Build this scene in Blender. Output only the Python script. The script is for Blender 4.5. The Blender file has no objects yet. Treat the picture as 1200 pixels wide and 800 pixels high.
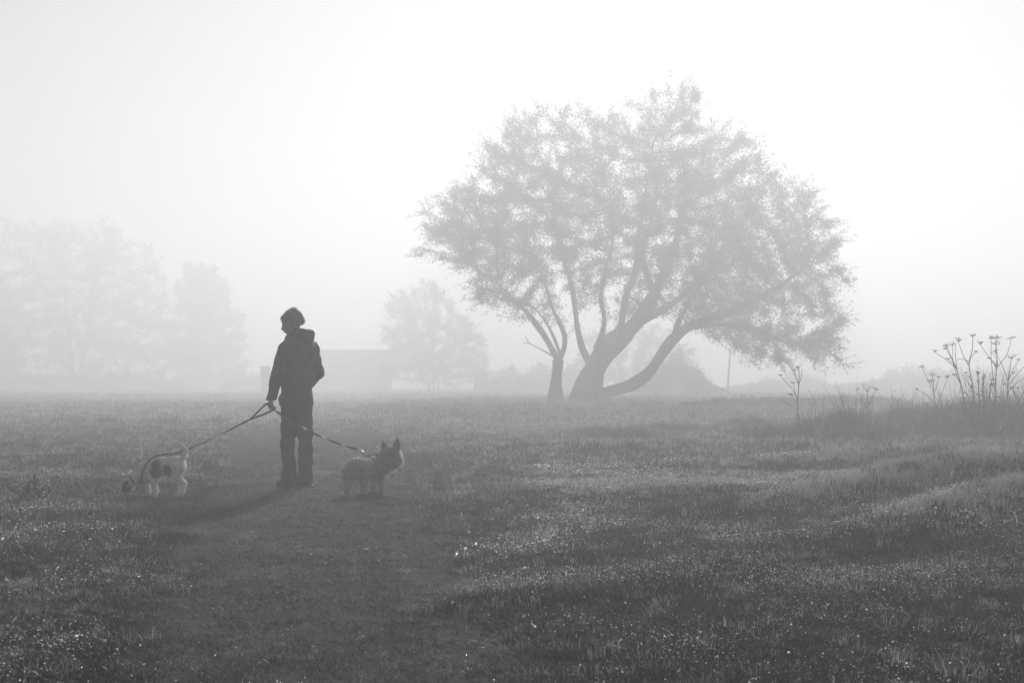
import bpy, bmesh, math, random
import numpy as np
from mathutils import Vector, Matrix

random.seed(7)
RNG = np.random.default_rng(7)
SC = bpy.context.scene
COL = SC.collection

# ------------------------------------------------------------------ camera, sky, sun, exposure
EYE = 1.01                      # camera height above the track
FPX = 1667.0                    # focal length in photo pixels (photo 1200 x 800)
HZ = 446.0                      # photo row of the level horizon

cam_d = bpy.data.cameras.new('camera')
cam = bpy.data.objects.new('camera', cam_d)
COL.objects.link(cam)
cam.location = (0, 0, EYE)
cam.rotation_euler = (math.radians(90), 0, 0)
cam_d.sensor_width = 36.0
cam_d.lens = FPX / 1200 * 36.0
cam_d.shift_y = (HZ - 400) / 1200
cam_d.clip_start = 0.05
cam_d.clip_end = 3000
cam_d.dof.use_dof = True
cam_d.dof.focus_distance = 13.6
cam_d.dof.aperture_fstop = 8.0
SC.camera = cam

SUN_EL = math.radians(27.0)
SUN_AZ = math.radians(6.0)      # to the right of straight ahead
SKY = 0.065
SUN = 5.0
world = bpy.data.worlds.new('World')
SC.world = world
world.use_nodes = True
wn = world.node_tree
bg = wn.nodes['Background']
sky = wn.nodes.new('ShaderNodeTexSky')
sky.sky_type = 'NISHITA'
sky.sun_disc = False
sky.sun_elevation = SUN_EL
sky.sun_rotation = SUN_AZ
sky.dust_density = 0.3
sky.air_density = 1.0
bw = wn.nodes.new('ShaderNodeRGBToBW')
wn.links.new(sky.outputs['Color'], bw.inputs['Color'])
wn.links.new(bw.outputs['Val'], bg.inputs['Color'])
bg.inputs['Strength'].default_value = SKY

sun_d = bpy.data.lights.new('sun', 'SUN')
sun_d.energy = SUN
sun_d.angle = math.radians(0.6)
sun_d.color = (1, 1, 1)         # black-and-white photograph
sun = bpy.data.objects.new('sun', sun_d)
COL.objects.link(sun)
to_sun = Vector((math.sin(SUN_AZ) * math.cos(SUN_EL), math.cos(SUN_AZ) * math.cos(SUN_EL), math.sin(SUN_EL)))
sun.rotation_euler = (-to_sun).to_track_quat('-Z', 'Y').to_euler()
sun.location = (20, 60, 60)

SC.view_settings.view_transform = 'Standard'
SC.view_settings.look = 'None'
SC.view_settings.gamma = 1.0
SC.view_settings.use_curve_mapping = False
SC.view_settings.exposure = -0.30

HAZE_DENSITY = 0.0148
HAZE_G = 0.46
HAZE_TOP = 21.0

cy = SC.cycles
cy.use_denoising = True
cy.max_bounces = 8
cy.diffuse_bounces = 3
cy.glossy_bounces = 2
cy.transmission_bounces = 4
cy.volume_bounces = 4
cy.sample_clamp_indirect = 6.0
cy.use_adaptive_sampling = False

# ------------------------------------------------------------------ helpers
def at(px, py, depth):
    """photo pixel and distance -> world point"""
    s = depth / FPX
    return Vector(((px - 600) * s, depth, EYE + (HZ - py) * s))

def tag(o, label=None, cat=None, group=None, kind=None):
    if label: o['label'] = label
    if cat: o['category'] = cat
    if group: o['group'] = group
    if kind: o['kind'] = kind
    return o

def empty(name, loc=(0, 0, 0)):
    o = bpy.data.objects.new(name, None)
    o.empty_display_size = 0.2
    o.location = loc
    COL.objects.link(o)
    return o

def np_mesh(name, verts, faces, smooth=False):
    """faces: (n,k) int array, every face with k corners"""
    verts = np.asarray(verts, np.float32); faces = np.asarray(faces, np.int32)
    me = bpy.data.meshes.new(name)
    n, k = faces.shape
    me.vertices.add(len(verts)); me.vertices.foreach_set('co', verts.ravel())
    me.loops.add(n * k); me.loops.foreach_set('vertex_index', faces.ravel())
    me.polygons.add(n)
    me.polygons.foreach_set('loop_start', np.arange(0, n * k, k, dtype=np.int32))
    me.polygons.foreach_set('loop_total', np.full(n, k, np.int32))
    if smooth:
        me.polygons.foreach_set('use_smooth', np.ones(n, bool))
    me.update(calc_edges=True)
    me.validate()
    return me

def obj(name, me, mat, parent=None, loc=None):
    o = bpy.data.objects.new(name, me)
    if mat is not None:
        me.materials.append(mat)
    COL.objects.link(o)
    if parent is not None: o.parent = parent
    if loc is not None: o.location = loc
    return o

def cat_meshes(parts):
    vs, fs, n = [], [], 0
    for v, f in parts:
        vs.append(np.asarray(v, np.float32)); fs.append(np.asarray(f, np.int64) + n); n += len(v)
    return np.concatenate(vs), np.concatenate(fs)

def spline(pts, step):
    """Catmull-Rom resample of rows (x,y,z,r)"""
    P = np.asarray(pts, float)
    out = []
    for i in range(len(P) - 1):
        p0 = P[max(i - 1, 0)]; p1 = P[i]; p2 = P[i + 1]; p3 = P[min(i + 2, len(P) - 1)]
        n = max(1, int(np.linalg.norm(p2[:3] - p1[:3]) / step))
        for t in np.arange(n) / n:
            out.append(0.5 * ((2 * p1) + (-p0 + p2) * t + (2 * p0 - 5 * p1 + 4 * p2 - p3) * t * t + (-p0 + 3 * p1 - 3 * p2 + p3) * t ** 3))
    out.append(P[-1])
    return np.array(out)

def tube(pts, n=6, cap=True):
    """rows (x,y,z,r) -> quads"""
    P = np.asarray(pts, float)
    m = len(P)
    T = np.gradient(P[:, :3], axis=0)
    T /= np.linalg.norm(T, axis=1)[:, None] + 1e-9
    ref = np.array([0.0, 1, 0]) if abs(T[0, 1]) < 0.9 else np.array([1.0, 0, 0])
    V = []
    a = np.arange(n) * 2 * math.pi / n
    for i in range(m):
        u = ref - T[i] * np.dot(ref, T[i]); u /= np.linalg.norm(u) + 1e-9
        w = np.cross(T[i], u); ref = u
        V.append(P[i, :3] + P[i, 3] * (np.cos(a)[:, None] * u + np.sin(a)[:, None] * w))
    V = np.concatenate(V)
    i = np.arange(m - 1)[:, None] * n; j = np.arange(n)[None]; j2 = (j + 1) % n
    F = np.stack([i + j, i + j2, i + n + j2, i + n + j], -1).reshape(-1, 4)
    if cap:
        V = np.concatenate([V, P[:1, :3], P[-1:, :3]])
        c0, c1 = m * n, m * n + 1
        jj = np.arange(0, n, 2)
        F = np.concatenate([F, np.stack([np.full(len(jj), c0), (jj + 2) % n, (jj + 1) % n, jj], -1),
                            np.stack([np.full(len(jj), c1), (m - 1) * n + jj, (m - 1) * n + (jj + 1) % n, (m - 1) * n + (jj + 2) % n], -1)])
    return V, F

def segs(A, B, ra, rb, n=4):
    """many separate tapered sticks at once"""
    A = np.asarray(A, float); B = np.asarray(B, float)
    d = B - A; d /= np.linalg.norm(d, axis=1)[:, None] + 1e-9
    ref = np.where(np.abs(d[:, 2:3]) < 0.9, np.array([[0, 0, 1.0]]), np.array([[1.0, 0, 0]]))
    u = np.cross(d, ref); u /= np.linalg.norm(u, axis=1)[:, None] + 1e-9
    w = np.cross(d, u)
    a = np.arange(n) * 2 * math.pi / n
    ring = np.cos(a)[None, :, None] * u[:, None] + np.sin(a)[None, :, None] * w[:, None]
    V = np.concatenate([A[:, None] + ring * np.asarray(ra).reshape(-1, 1, 1), B[:, None] + ring * np.asarray(rb).reshape(-1, 1, 1)], 1)
    k = len(A)
    base = np.arange(k)[:, None, None] * 2 * n
    j = np.arange(n); j2 = (j + 1) % n
    F = np.stack([j, j2, n + j2, n + j], -1)[None] + base
    return V.reshape(-1, 3), F.reshape(-1, 4)

def unit(v):
    return v / (np.linalg.norm(v, axis=-1, keepdims=True) + 1e-9)

def leaf_cards(C, L, W, rng, droop=0.3, fold=0.25):
    """diamond leaves (two faces folded on the midrib) at points C"""
    n = len(C)
    u = unit(rng.normal(size=(n, 3)) + np.array([0, 0, -droop]))
    v = unit(np.cross(u, rng.normal(size=(n, 3))))
    w = np.cross(u, v)
    L = L * rng.uniform(0.65, 1.25, (n, 1)); W = W * rng.uniform(0.7, 1.2, (n, 1))
    V = np.stack([C - u * L * 0.5, C + v * W * 0.5 + w * W * fold, C + u * L * 0.5, C - v * W * 0.5 + w * W * fold], 1)
    b = np.arange(n)[:, None] * 4
    F = np.concatenate([b + np.array([[0, 1, 2]]), b + np.array([[0, 2, 3]])])
    return V.reshape(-1, 3), F

_tab = np.random.default_rng(3).random((256, 256))
def vnoise(x, y, s=1.0, o=0):
    x = np.asarray(x, float) / s + 37.3 + o * 17.1; y = np.asarray(y, float) / s + 91.7 + o * 5.7
    xi = np.floor(x).astype(int); yi = np.floor(y).astype(int)
    fx = x - xi; fy = y - yi
    fx = fx * fx * (3 - 2 * fx); fy = fy * fy * (3 - 2 * fy)
    g = lambda a, b: _tab[a % 256, b % 256]
    return (g(xi, yi) * (1 - fx) + g(xi + 1, yi) * fx) * (1 - fy) + (g(xi, yi + 1) * (1 - fx) + g(xi + 1, yi + 1) * fx) * fy
def fbm(x, y, s=1.0, o=0):
    return (vnoise(x, y, s, o) + 0.5 * vnoise(x, y, s / 2, o + 1) + 0.25 * vnoise(x, y, s / 4, o + 2)) / 1.75
def sstep(a, b, x):
    t = np.clip((np.asarray(x, float) - a) / (b - a), 0, 1)
    return t * t * (3 - 2 * t)

# ------------------------------------------------------------------ materials (grey: the photograph is black and white)
def mat_new(name):
    m = bpy.data.materials.new(name); m.use_nodes = True
    nt = m.node_tree; nt.nodes.clear()
    return m, nt, nt.nodes.new('ShaderNodeOutputMaterial')

def N(nt, typ, **kw):
    n = nt.nodes.new(typ)
    for k, v in kw.items():
        if k.startswith('i_'):
            n.inputs[k[2:].replace('_', ' ')].default_value = v
        else: setattr(n, k, v)
    return n

def ramp(nt, fac, lo, hi, p0=0.0, p1=1.0):
    r = nt.nodes.new('ShaderNodeMapRange'); r.clamp = True
    r.inputs['From Min'].default_value = p0; r.inputs['From Max'].default_value = p1
    r.inputs['To Min'].default_value = lo; r.inputs['To Max'].default_value = hi
    nt.links.new(fac, r.inputs['Value'])
    return r.outputs['Result']

def plain(name, lo, hi, scale=8.0, rough=0.8, bump=0.0, bscale=60.0, coord='Object', spec=0.3, stretch=(1, 1, 1)):
    m, nt, out = mat_new(name)
    tc = N(nt, 'ShaderNodeTexCoord')
    mp = N(nt, 'ShaderNodeMapping'); mp.inputs['Scale'].default_value = stretch
    nt.links.new(tc.outputs[coord], mp.inputs['Vector'])
    no = N(nt, 'ShaderNodeTexNoise', i_Scale=scale, i_Detail=6.0, i_Roughness=0.6)
    nt.links.new(mp.outputs[0], no.inputs['Vector'])
    p = N(nt, 'ShaderNodeBsdfPrincipled')
    p.inputs['Roughness'].default_value = rough
    p.inputs['Specular IOR Level'].default_value = spec
    nt.links.new(ramp(nt, no.outputs['Fac'], lo, hi, 0.3, 0.7), p.inputs['Base Color'])
    if bump:
        b2 = N(nt, 'ShaderNodeTexNoise', i_Scale=bscale, i_Detail=5.0)
        nt.links.new(mp.outputs[0], b2.inputs['Vector'])
        bu = N(nt, 'ShaderNodeBump', i_Strength=bump, i_Distance=0.02)
        nt.links.new(b2.outputs['Fac'], bu.inputs['Height'])
        nt.links.new(bu.outputs[0], p.inputs['Normal'])
    nt.links.new(p.outputs[0], out.inputs['Surface'])
    return m

def leafy(name, lo, hi, trans=0.4, gloss=0.05, grough=0.4, scale=0.6, rand=True, wet=0.0):
    """thin leaf: diffuse + translucent + a little gloss; colour varies by patch and by clump"""
    m, nt, out = mat_new(name)
    ge = N(nt, 'ShaderNodeNewGeometry')
    no = N(nt, 'ShaderNodeTexNoise', i_Scale=scale, i_Detail=4.0, i_Roughness=0.6)
    nt.links.new(ge.outputs['Position'], no.inputs['Vector'])
    fac = no.outputs['Fac']
    if rand:
        oi = N(nt, 'ShaderNodeObjectInfo')
        mx = N(nt, 'ShaderNodeMath', operation='MULTIPLY_ADD')
        nt.links.new(oi.outputs['Random'], mx.inputs[0]); mx.inputs[1].default_value = 0.35
        ad = N(nt, 'ShaderNodeMath', operation='SUBTRACT'); ad.inputs[1].default_value = 0.17
        nt.links.new(fac, ad.inputs[0]); nt.links.new(ad.outputs[0], mx.inputs[2])
        fac = mx.outputs[0]
    c = ramp(nt, fac, lo, hi, 0.3, 0.7)
    d = N(nt, 'ShaderNodeBsdfDiffuse'); t = N(nt, 'ShaderNodeBsdfTranslucent'); g = N(nt, 'ShaderNodeBsdfGlossy')
    g.inputs['Roughness'].default_value = grough
    nt.links.new(c, d.inputs['Color']); nt.links.new(c, t.inputs['Color'])
    m1 = N(nt, 'ShaderNodeMixShader'); m1.inputs[0].default_value = trans
    nt.links.new(d.outputs[0], m1.inputs[1]); nt.links.new(t.outputs[0], m1.inputs[2])
    m2 = N(nt, 'ShaderNodeMixShader'); m2.inputs[0].default_value = gloss
    if wet:
        fr = N(nt, 'ShaderNodeFresnel', i_IOR=1.38)
        mf = N(nt, 'ShaderNodeMath', operation='MULTIPLY'); mf.inputs[1].default_value = wet
        nt.links.new(fr.outputs[0], mf.inputs[0]); nt.links.new(mf.outputs[0], m2.inputs[0])
    nt.links.new(m1.outputs[0], m2.inputs[1]); nt.links.new(g.outputs[0], m2.inputs[2])
    nt.links.new(m2.outputs[0], out.inputs['Surface'])
    return m

M_soil = plain('soil_and_thatch', 0.012, 0.026, 1.5, 0.95, 0.8, 30, 'Object', 0.1)
M_path = plain('trodden_turf', 0.040, 0.075, 2.5, 0.95, 0.8, 40, 'Object', 0.1)
M_grass = leafy('meadow_grass_blade', 0.020, 0.040, 0.55, 0.06, 0.42, 0.9, True, 0.12)
M_turf = leafy('short_turf_blade', 0.054, 0.100, 0.40, 0.04, 0.5, 1.3, True, 0.08)
M_pale = leafy('pale_grass_blade', 0.22, 0.40, 0.60, 0.06, 0.42, 0.8, True, 0.20)  # dry pale blades; in the meadow their colour also stands in for backlit grass
M_rough = leafy('rough_grass_blade', 0.010, 0.024, 0.35, 0.02, 0.5, 0.7)
M_leaf = leafy('willow_leaf', 0.040, 0.075, 0.28, 0.03, 0.4, 0.5, False)
M_leaf2 = leafy('hedge_leaf', 0.040, 0.075, 0.3, 0.02, 0.4, 0.4, False)
M_bark = plain('willow_bark', 0.05, 0.10, 3.0, 0.9, 1.0, 14, 'Object', 0.2, (1, 1, 0.3))
M_weed = plain('dry_weed_stem', 0.03, 0.07, 9, 0.8)
M_weedleaf = leafy('weed_leaf', 0.03, 0.06, 0.3, 0.03, 0.4, 3.0, False)
M_jacket = plain('dark_waterproof_cloth', 0.012, 0.022, 9, 0.65, 0.25, 220, 'Object', 0.35)
M_trouser = plain('dark_trouser_cloth', 0.022, 0.034, 14, 0.9, 0.25, 260, 'Object', 0.15)
M_shoe = plain('black_boot_leather', 0.012, 0.022, 10, 0.5, 0.2, 120)
M_skin = plain('skin', 0.16, 0.21, 12, 0.55, 0.1, 200)
M_hairp = leafy('grey_brown_hair', 0.07, 0.14, 0.35, 0.12, 0.4, 40, False)
M_strap = plain('dark_webbing', 0.020, 0.035, 30, 0.6, 0.2, 400, 'Object', 0.35)
M_metal = plain('lead_clip_steel', 0.55, 0.65, 20, 0.3, 0.0, 10, 'Object', 0.8)
M_black = plain('dark_wet_nose', 0.012, 0.02, 30, 0.35)
M_wood = plain('weathered_timber', 0.07, 0.13, 5, 0.9, 0.6, 30, 'Object', 0.2, (1, 1, 0.15))
M_brick = plain('rendered_wall', 0.10, 0.15, 1.2, 0.9, 0.4, 20)
M_roof = plain('felt_roof', 0.06, 0.09, 2, 0.9, 0.3, 20)
M_dark = plain('dark_opening', 0.02, 0.03, 2, 0.5)
M_pleaf = leafy('pale_fallen_leaf', 0.5, 0.6, 0.4, 0.05, 0.4, 20, False)

def dew_mat():
    m, nt, out = mat_new('dew_drop')
    g = N(nt, 'ShaderNodeBsdfGlossy'); g.inputs['Color'].default_value = (0.9, 0.9, 0.9, 1); g.inputs['Roughness'].default_value = 0.25
    nt.links.new(g.outputs[0], out.inputs['Surface'])
    return m
M_dew = dew_mat()

def fur_mat(name, lo, hi, attr=None, dark=0.05, trans=0.4):
    m, nt, out = mat_new(name)
    tc = N(nt, 'ShaderNodeTexCoord')
    no = N(nt, 'ShaderNodeTexNoise', i_Scale=22.0, i_Detail=5.0)
    nt.links.new(tc.outputs['Object'], no.inputs['Vector'])
    c = ramp(nt, no.outputs['Fac'], lo, hi, 0.3, 0.7)
    if attr:
        a = N(nt, 'ShaderNodeAttribute'); a.attribute_name = attr
        mx = N(nt, 'ShaderNodeMix'); mx.data_type = 'FLOAT'
        nt.links.new(a.outputs['Fac'], mx.inputs[0]); nt.links.new(c, mx.inputs[2]); mx.inputs[3].default_value = dark
        c = mx.outputs[0]
    d = N(nt, 'ShaderNodeBsdfDiffuse'); t = N(nt, 'ShaderNodeBsdfTranslucent')
    nt.links.new(c, d.inputs['Color']); nt.links.new(c, t.inputs['Color'])
    m1 = N(nt, 'ShaderNodeMixShader'); m1.inputs[0].default_value = trans
    nt.links.new(d.outputs[0], m1.inputs[1]); nt.links.new(t.outputs[0], m1.inputs[2])
    if trans > 0.5:                                    # single hairs shine when lit from behind
        g = N(nt, 'ShaderNodeBsdfGlossy'); g.inputs['Roughness'].default_value = 0.5
        fr = N(nt, 'ShaderNodeFresnel', i_IOR=1.55)
        m2 = N(nt, 'ShaderNodeMixShader'); nt.links.new(fr.outputs[0], m2.inputs[0])
        nt.links.new(m1.outputs[0], m2.inputs[1]); nt.links.new(g.outputs[0], m2.inputs[2]); m1 = m2
    nt.links.new(m1.outputs[0], out.inputs['Surface'])
    return m
M_fur_w = fur_mat('smooth_white_coat', 0.72, 0.82, 'patch', 0.025)
M_hair_w = fur_mat('white_guard_hair', 0.80, 0.88, 'patch', 0.03, 0.65)
M_hair_t = fur_mat('pale_guard_hair', 0.52, 0.70, 'patch', 0.38, 0.65)
M_fur_t = fur_mat('shaggy_pale_coat', 0.30, 0.44, 'patch', 0.22)

# ------------------------------------------------------------------ terrain
def path_x(y):
    return -0.60 - 0.151 * (y - 4.8) + 0.12 * np.sin(y * 0.55)
def path_hw(y):
    return 0.74 + 0.040 * np.clip(y - 5, 0, 40)
def path_mask(x, y):
    w = (fbm(x, y, 0.9, 3) - 0.5) * 0.7 + (vnoise(x, y, 0.25, 9) - 0.5) * 0.25
    return sstep(-0.26, 0.30, path_hw(y) - np.abs(x - path_x(y)) + w) * (1 - sstep(26, 40, y))

RIDGES = [  # x, y, length, breadth, angle, height : grassy humps on the right
    (3.5, 11.6, 1.7, 0.50, 0.45, 0.27), (3.0, 8.9, 1.1, 0.42, 0.55, 0.24), (1.6, 12.0, 1.0, 0.35, 0.10, 0.10),
    (4.6, 16.2, 2.6, 0.6, 0.15, 0.20), (2.6, 19.8, 3.0, 0.8, 0.05, 0.12), (5.2, 9.5, 1.6, 0.9, 0.5, 0.20),
    (-3.6, 8.2, 1.6, 0.5, -0.5, 0.06), (-4.9, 13.4, 1.8, 0.6, 0.1, 0.05), (8.0, 27.0, 4.0, 1.6, 0.0, 0.12), (0.9, 7.0, 1.1, 0.4, 0.9, 0.06)]
def ridge(x, y):
    z = 0.0
    for (cx, cy_, l, b, a, h) in RIDGES:
        dx = x - cx; dy = y - cy_
        u = dx * math.cos(a) + dy * math.sin(a); v = -dx * math.sin(a) + dy * math.cos(a)
        z = z + h * np.exp(-(u / l) ** 2 - (v / b) ** 2)
    return z
def H(x, y):
    x = np.asarray(x, float); y = np.asarray(y, float)
    pm = path_mask(x, y)
    fade = 1 / (1 + (np.abs(y) / 60) ** 2)
    bumps = (fbm(x, y, 1.6, 1) - 0.5) * (0.12 - 0.06 * sstep(9, 12, y) * sstep(1, -2, x)) + (fbm(x, y, 0.5, 2) - 0.5) * 0.05
    z = bumps * fade * (1 - 0.75 * pm) - 0.035 * pm
    z = z + ridge(x, y) * (1 - pm)
    z = z + 0.42 * sstep(1.5, 6.5, x) * sstep(16, 8, y) * (1 - pm)         # bank to the right
    z = z + (fbm(x, y, 14, 5) - 0.5) * 0.35 * sstep(18, 45, y)
    z = z * sstep(420, 150, np.abs(y))
    # keep the standing places level
    for (cx, cy_, r) in ((-2.1, 13.5, 0.5), (-3.09, 12.4, 0.45), (-1.33, 12.85, 0.45)):
        k = np.exp(-((x - cx) ** 2 + (y - cy_) ** 2) / r ** 2)
        z = z * (1 - k)
    return z

def ax_lin(core, lim, step0, grow):
    a = list(np.arange(-core, core + 1e-6, step0)); s = step0
    while a[-1] < lim:
        s = min(s * grow, 40); a.append(a[-1] + s)
    neg = [-v for v in a if v > core + 1e-6][::-1]
    return np.array(neg + a)
gx = ax_lin(7.0, 390, 0.11, 1.09)
gy = ax_lin(7.5, 390, 0.11, 1.05) + 9.0
gy = gy[gy > -60]
X, Y = np.meshgrid(gx, gy)
Z = H(X, Y)
ny, nx = X.shape
i = np.arange(ny - 1)[:, None] * nx + np.arange(nx - 1)[None]
quads = np.stack([i, i + 1, i + nx + 1, i + nx], -1).reshape(-1, 4)
ground = obj('ground', np_mesh('ground', np.stack([X, Y, Z], -1).reshape(-1, 3), quads, True), M_soil)
tag(ground, 'rough dewy meadow ground running into the fog', 'meadow', kind='structure')

# the trodden track: its own sheet a few millimetres above the soil
py_ = np.concatenate([np.arange(-2, 14, 0.12), np.arange(14, 34, 0.3)])
tt = np.linspace(-1, 1, 17)
PY = np.repeat(py_[:, None], 17, 1)
wob = 0.22 * (fbm(PY * 0 + 5 + 3 * np.sign(tt)[None], PY, 1.1, 6) - 0.5)
PX = path_x(PY) + tt[None] * (path_hw(PY) * 0.92 + wob)
i = np.arange(len(py_) - 1)[:, None] * 17 + np.arange(16)[None]
quads = np.stack([i, i + 1, i + 18, i + 17], -1).reshape(-1, 4)
path = obj('path', np_mesh('path', np.stack([PX, PY, H(PX, PY) + 0.006], -1).reshape(-1, 3), quads, True), M_path)
tag(path, 'trodden track of short worn turf crossing the meadow', 'path', kind='structure')

# ------------------------------------------------------------------ grass (stuff): clumps instanced on points
def blade_clump(seed, n, rad, h, w, lean, seg=3):
    r = np.random.default_rng(seed)
    V, F = [], []
    for b in range(n):
        a = r.uniform(0, 2 * math.pi); q = rad * math.sqrt(r.random())
        base = np.array([q * math.cos(a), q * math.sin(a), -0.01])
        la = a + r.normal(0, 0.9); out = np.array([math.cos(la), math.sin(la), 0])
        side = np.array([-math.sin(la + r.normal(0, 0.8)), math.cos(la + r.normal(0, 0.8)), 0]); side /= np.linalg.norm(side)
        hh = h * r.uniform(0.45, 1.15); ln = lean * r.uniform(0.2, 1.6) * hh; ww = w * r.uniform(0.6, 1.3)
        v0 = len(V)
        for s in range(seg + 1):
            t = s / seg
            c = base + out * ln * t * t + np.array([0, 0, hh * (t - 0.28 * (ln / hh) * t * t)])
            k = ww * (1 - t) ** 0.7 * 0.5
            if s < seg: V += [c - side * k, c + side * k]
            else: V += [c]
        for s in range(seg - 1):
            o = v0 + 2 * s; F += [(o, o + 1, o + 3), (o, o + 3, o + 2)]
        o = v0 + 2 * (seg - 1); F += [(o, o + 1, o + 2)]
    return np.array(V), np.array(F)

def clump_collection(name, specs, mats):
    c = bpy.data.collections.new(name)
    for k, sp in enumerate(specs):
        v, f = blade_clump(*sp)
        me = np_mesh(f'{name}_{k:02d}', v, f)
        me.materials.append(mats[k])
        o = bpy.data.objects.new(f'{name}_{k:02d}', me)
        c.objects.link(o)
    return c

def gn_scatter(name, pts, rot, scl, idx, coll, mat):
    me = bpy.data.meshes.new(name)
    me.vertices.add(len(pts)); me.vertices.foreach_set('co', np.asarray(pts, np.float32).ravel())
    a = me.attributes.new('rot', 'FLOAT_VECTOR', 'POINT'); a.data.foreach_set('vector', np.asarray(rot, np.float32).ravel())
    a = me.attributes.new('scl', 'FLOAT_VECTOR', 'POINT'); a.data.foreach_set('vector', np.asarray(scl, np.float32).ravel())
    a = me.attributes.new('idx', 'INT', 'POINT'); a.data.foreach_set('value', np.asarray(idx, np.int32))
    o = obj(name, me, mat)
    ng = bpy.data.node_groups.new(name, 'GeometryNodeTree')
    ng.interface.new_socket('Geometry', in_out='INPUT', socket_type='NodeSocketGeometry')
    ng.interface.new_socket('Geometry', in_out='OUTPUT', socket_type='NodeSocketGeometry')
    gi = ng.nodes.new('NodeGroupInput'); go = ng.nodes.new('NodeGroupOutput')
    ci = ng.nodes.new('GeometryNodeCollectionInfo')
    ci.inputs['Collection'].default_value = coll
    ci.inputs['Separate Children'].default_value = True
    ci.inputs['Reset Children'].default_value = True
    ip = ng.nodes.new('GeometryNodeInstanceOnPoints'); ip.inputs['Pick Instance'].default_value = True
    def na(n, t):
        x = ng.nodes.new('GeometryNodeInputNamedAttribute'); x.data_type = t; x.inputs['Name'].default_value = n
        return x.outputs['Attribute']
    er = ng.nodes.new('FunctionNodeEulerToRotation')
    ng.links.new(na('rot', 'FLOAT_VECTOR'), er.inputs[0])
    ng.links.new(gi.outputs[0], ip.inputs['Points'])
    ng.links.new(ci.outputs[0], ip.inputs['Instance'])
    ng.links.new(na('idx', 'INT'), ip.inputs['Instance Index'])
    ng.links.new(er.outputs[0], ip.inputs['Rotation'])
    ng.links.new(na('scl', 'FLOAT_VECTOR'), ip.inputs['Scale'])
    ng.links.new(ip.outputs[0], go.inputs[0])
    md = o.modifiers.new('scatter', 'NODES'); md.node_group = ng
    return o

def band(y0, y1, density, margin=2.2):
    w = lambda y: 0.37 * np.maximum(y, 3) + margin
    ym = np.linspace(y0, y1, 40)
    area = np.trapezoid(2 * w(ym), ym) if hasattr(np, 'trapezoid') else np.trapz(2 * w(ym), ym)
    n = int(area * density * 1.25)
    y = RNG.uniform(y0, y1, int(n * 1.3)); x = RNG.uniform(-1, 1, len(y)) * w(y1)
    ok = np.abs(x) < w(y)
    return x[ok], y[ok]

def rand_rot(n, tilt=0.18):
    return np.stack([RNG.normal(0, tilt, n), RNG.normal(0, tilt, n), RNG.uniform(0, 6.283, n)], -1)

TALL = [  # x px, base row, half width px, height m : dark rough tussocks on the right
    (905, 521, 30, 0.30), (965, 520, 28, 0.42), (1000, 519, 26, 0.58), (1030, 516, 24, 0.45), (1070, 512, 26, 0.48), (1100, 512, 26, 0.46),
    (1128, 514, 22, 0.60), (1150, 515, 26, 0.80), (1180, 515, 30, 0.85), (1215, 515, 34, 0.8), (1260, 512, 40, 0.75), (740, 517, 26, 0.22), (700, 512, 30, 0.2), (880, 505, 30, 0.28), (790, 508, 40, 0.2)]
def tall_mask(x, y):
    z = np.zeros_like(x)
    for (px, pr, hw, h) in TALL:
        d = FPX * EYE / (pr - HZ); s = d / FPX
        cx = (px - 600) * s; w = hw * s
        z = np.maximum(z, h * np.exp(-((x - cx) / w) ** 2 - ((y - d - 0.5) / 1.3) ** 2))
    return z

def dead_spot(x, y, r=0.0):
    """clear little rings where feet stand so that boots and paws show"""
    k = np.zeros_like(x)
    for (cx, cy_, r) in ((-2.10, 13.45, 0.36), (-1.33, 12.80, 0.36)):
        k = np.maximum(k, np.exp(-((x - cx) / r) ** 2 - ((y - cy_) / r) ** 2))
    return k

# meadow sward
specs, mats = [], []
for k in range(6): specs.append((100 + k, 46, 0.075, 0.052, 0.0038, 0.7)); mats.append(M_grass)       # 0-5 fine clumps
for k in range(3): specs.append((120 + k, 40, 0.070, 0.066, 0.0036, 0.5)); mats.append(M_pale)        # 6-8 pale clumps
for k in range(4): specs.append((140 + k, 54, 0.16, 0.080, 0.0085, 0.7)); mats.append(M_grass)          # 9-12 wider tufts for the middle distance
for k in range(3): specs.append((160 + k, 36, 0.15, 0.105, 0.009, 0.6)); mats.append(M_pale)           # 13-15
for k in range(3): specs.append((180 + k, 44, 0.34, 0.12, 0.022, 0.7)); mats.append(M_grass)          # 16-18 far tufts
for k in range(2): specs.append((190 + k, 36, 0.32, 0.14, 0.020, 0.6)); mats.append(M_pale)           # 19-20
meadow_c = clump_collection('sward_clump', specs, mats)
P_, R_, S_, I_ = [], [], [], []
def pale_sunlit_prob(x, y):  # some dry clumps; extra pale ones on humps and far field paint in sunlit grass
    return np.clip(0.045 + 6.0 * np.maximum(ridge(x, y) - 0.06, 0) * sstep(-1, 1, x) * (0.15 + 1.5 * vnoise(x, y, 0.32, 77)) + 0.25 * sstep(-3, 2, x) * np.maximum(fbm(x, y, 2.2, 7) - 0.58, 0) / 0.2 + 0.12 * sstep(13, 22, y) + 0.3 * sstep(24, 40, y)  , 0, 0.85)
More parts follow.
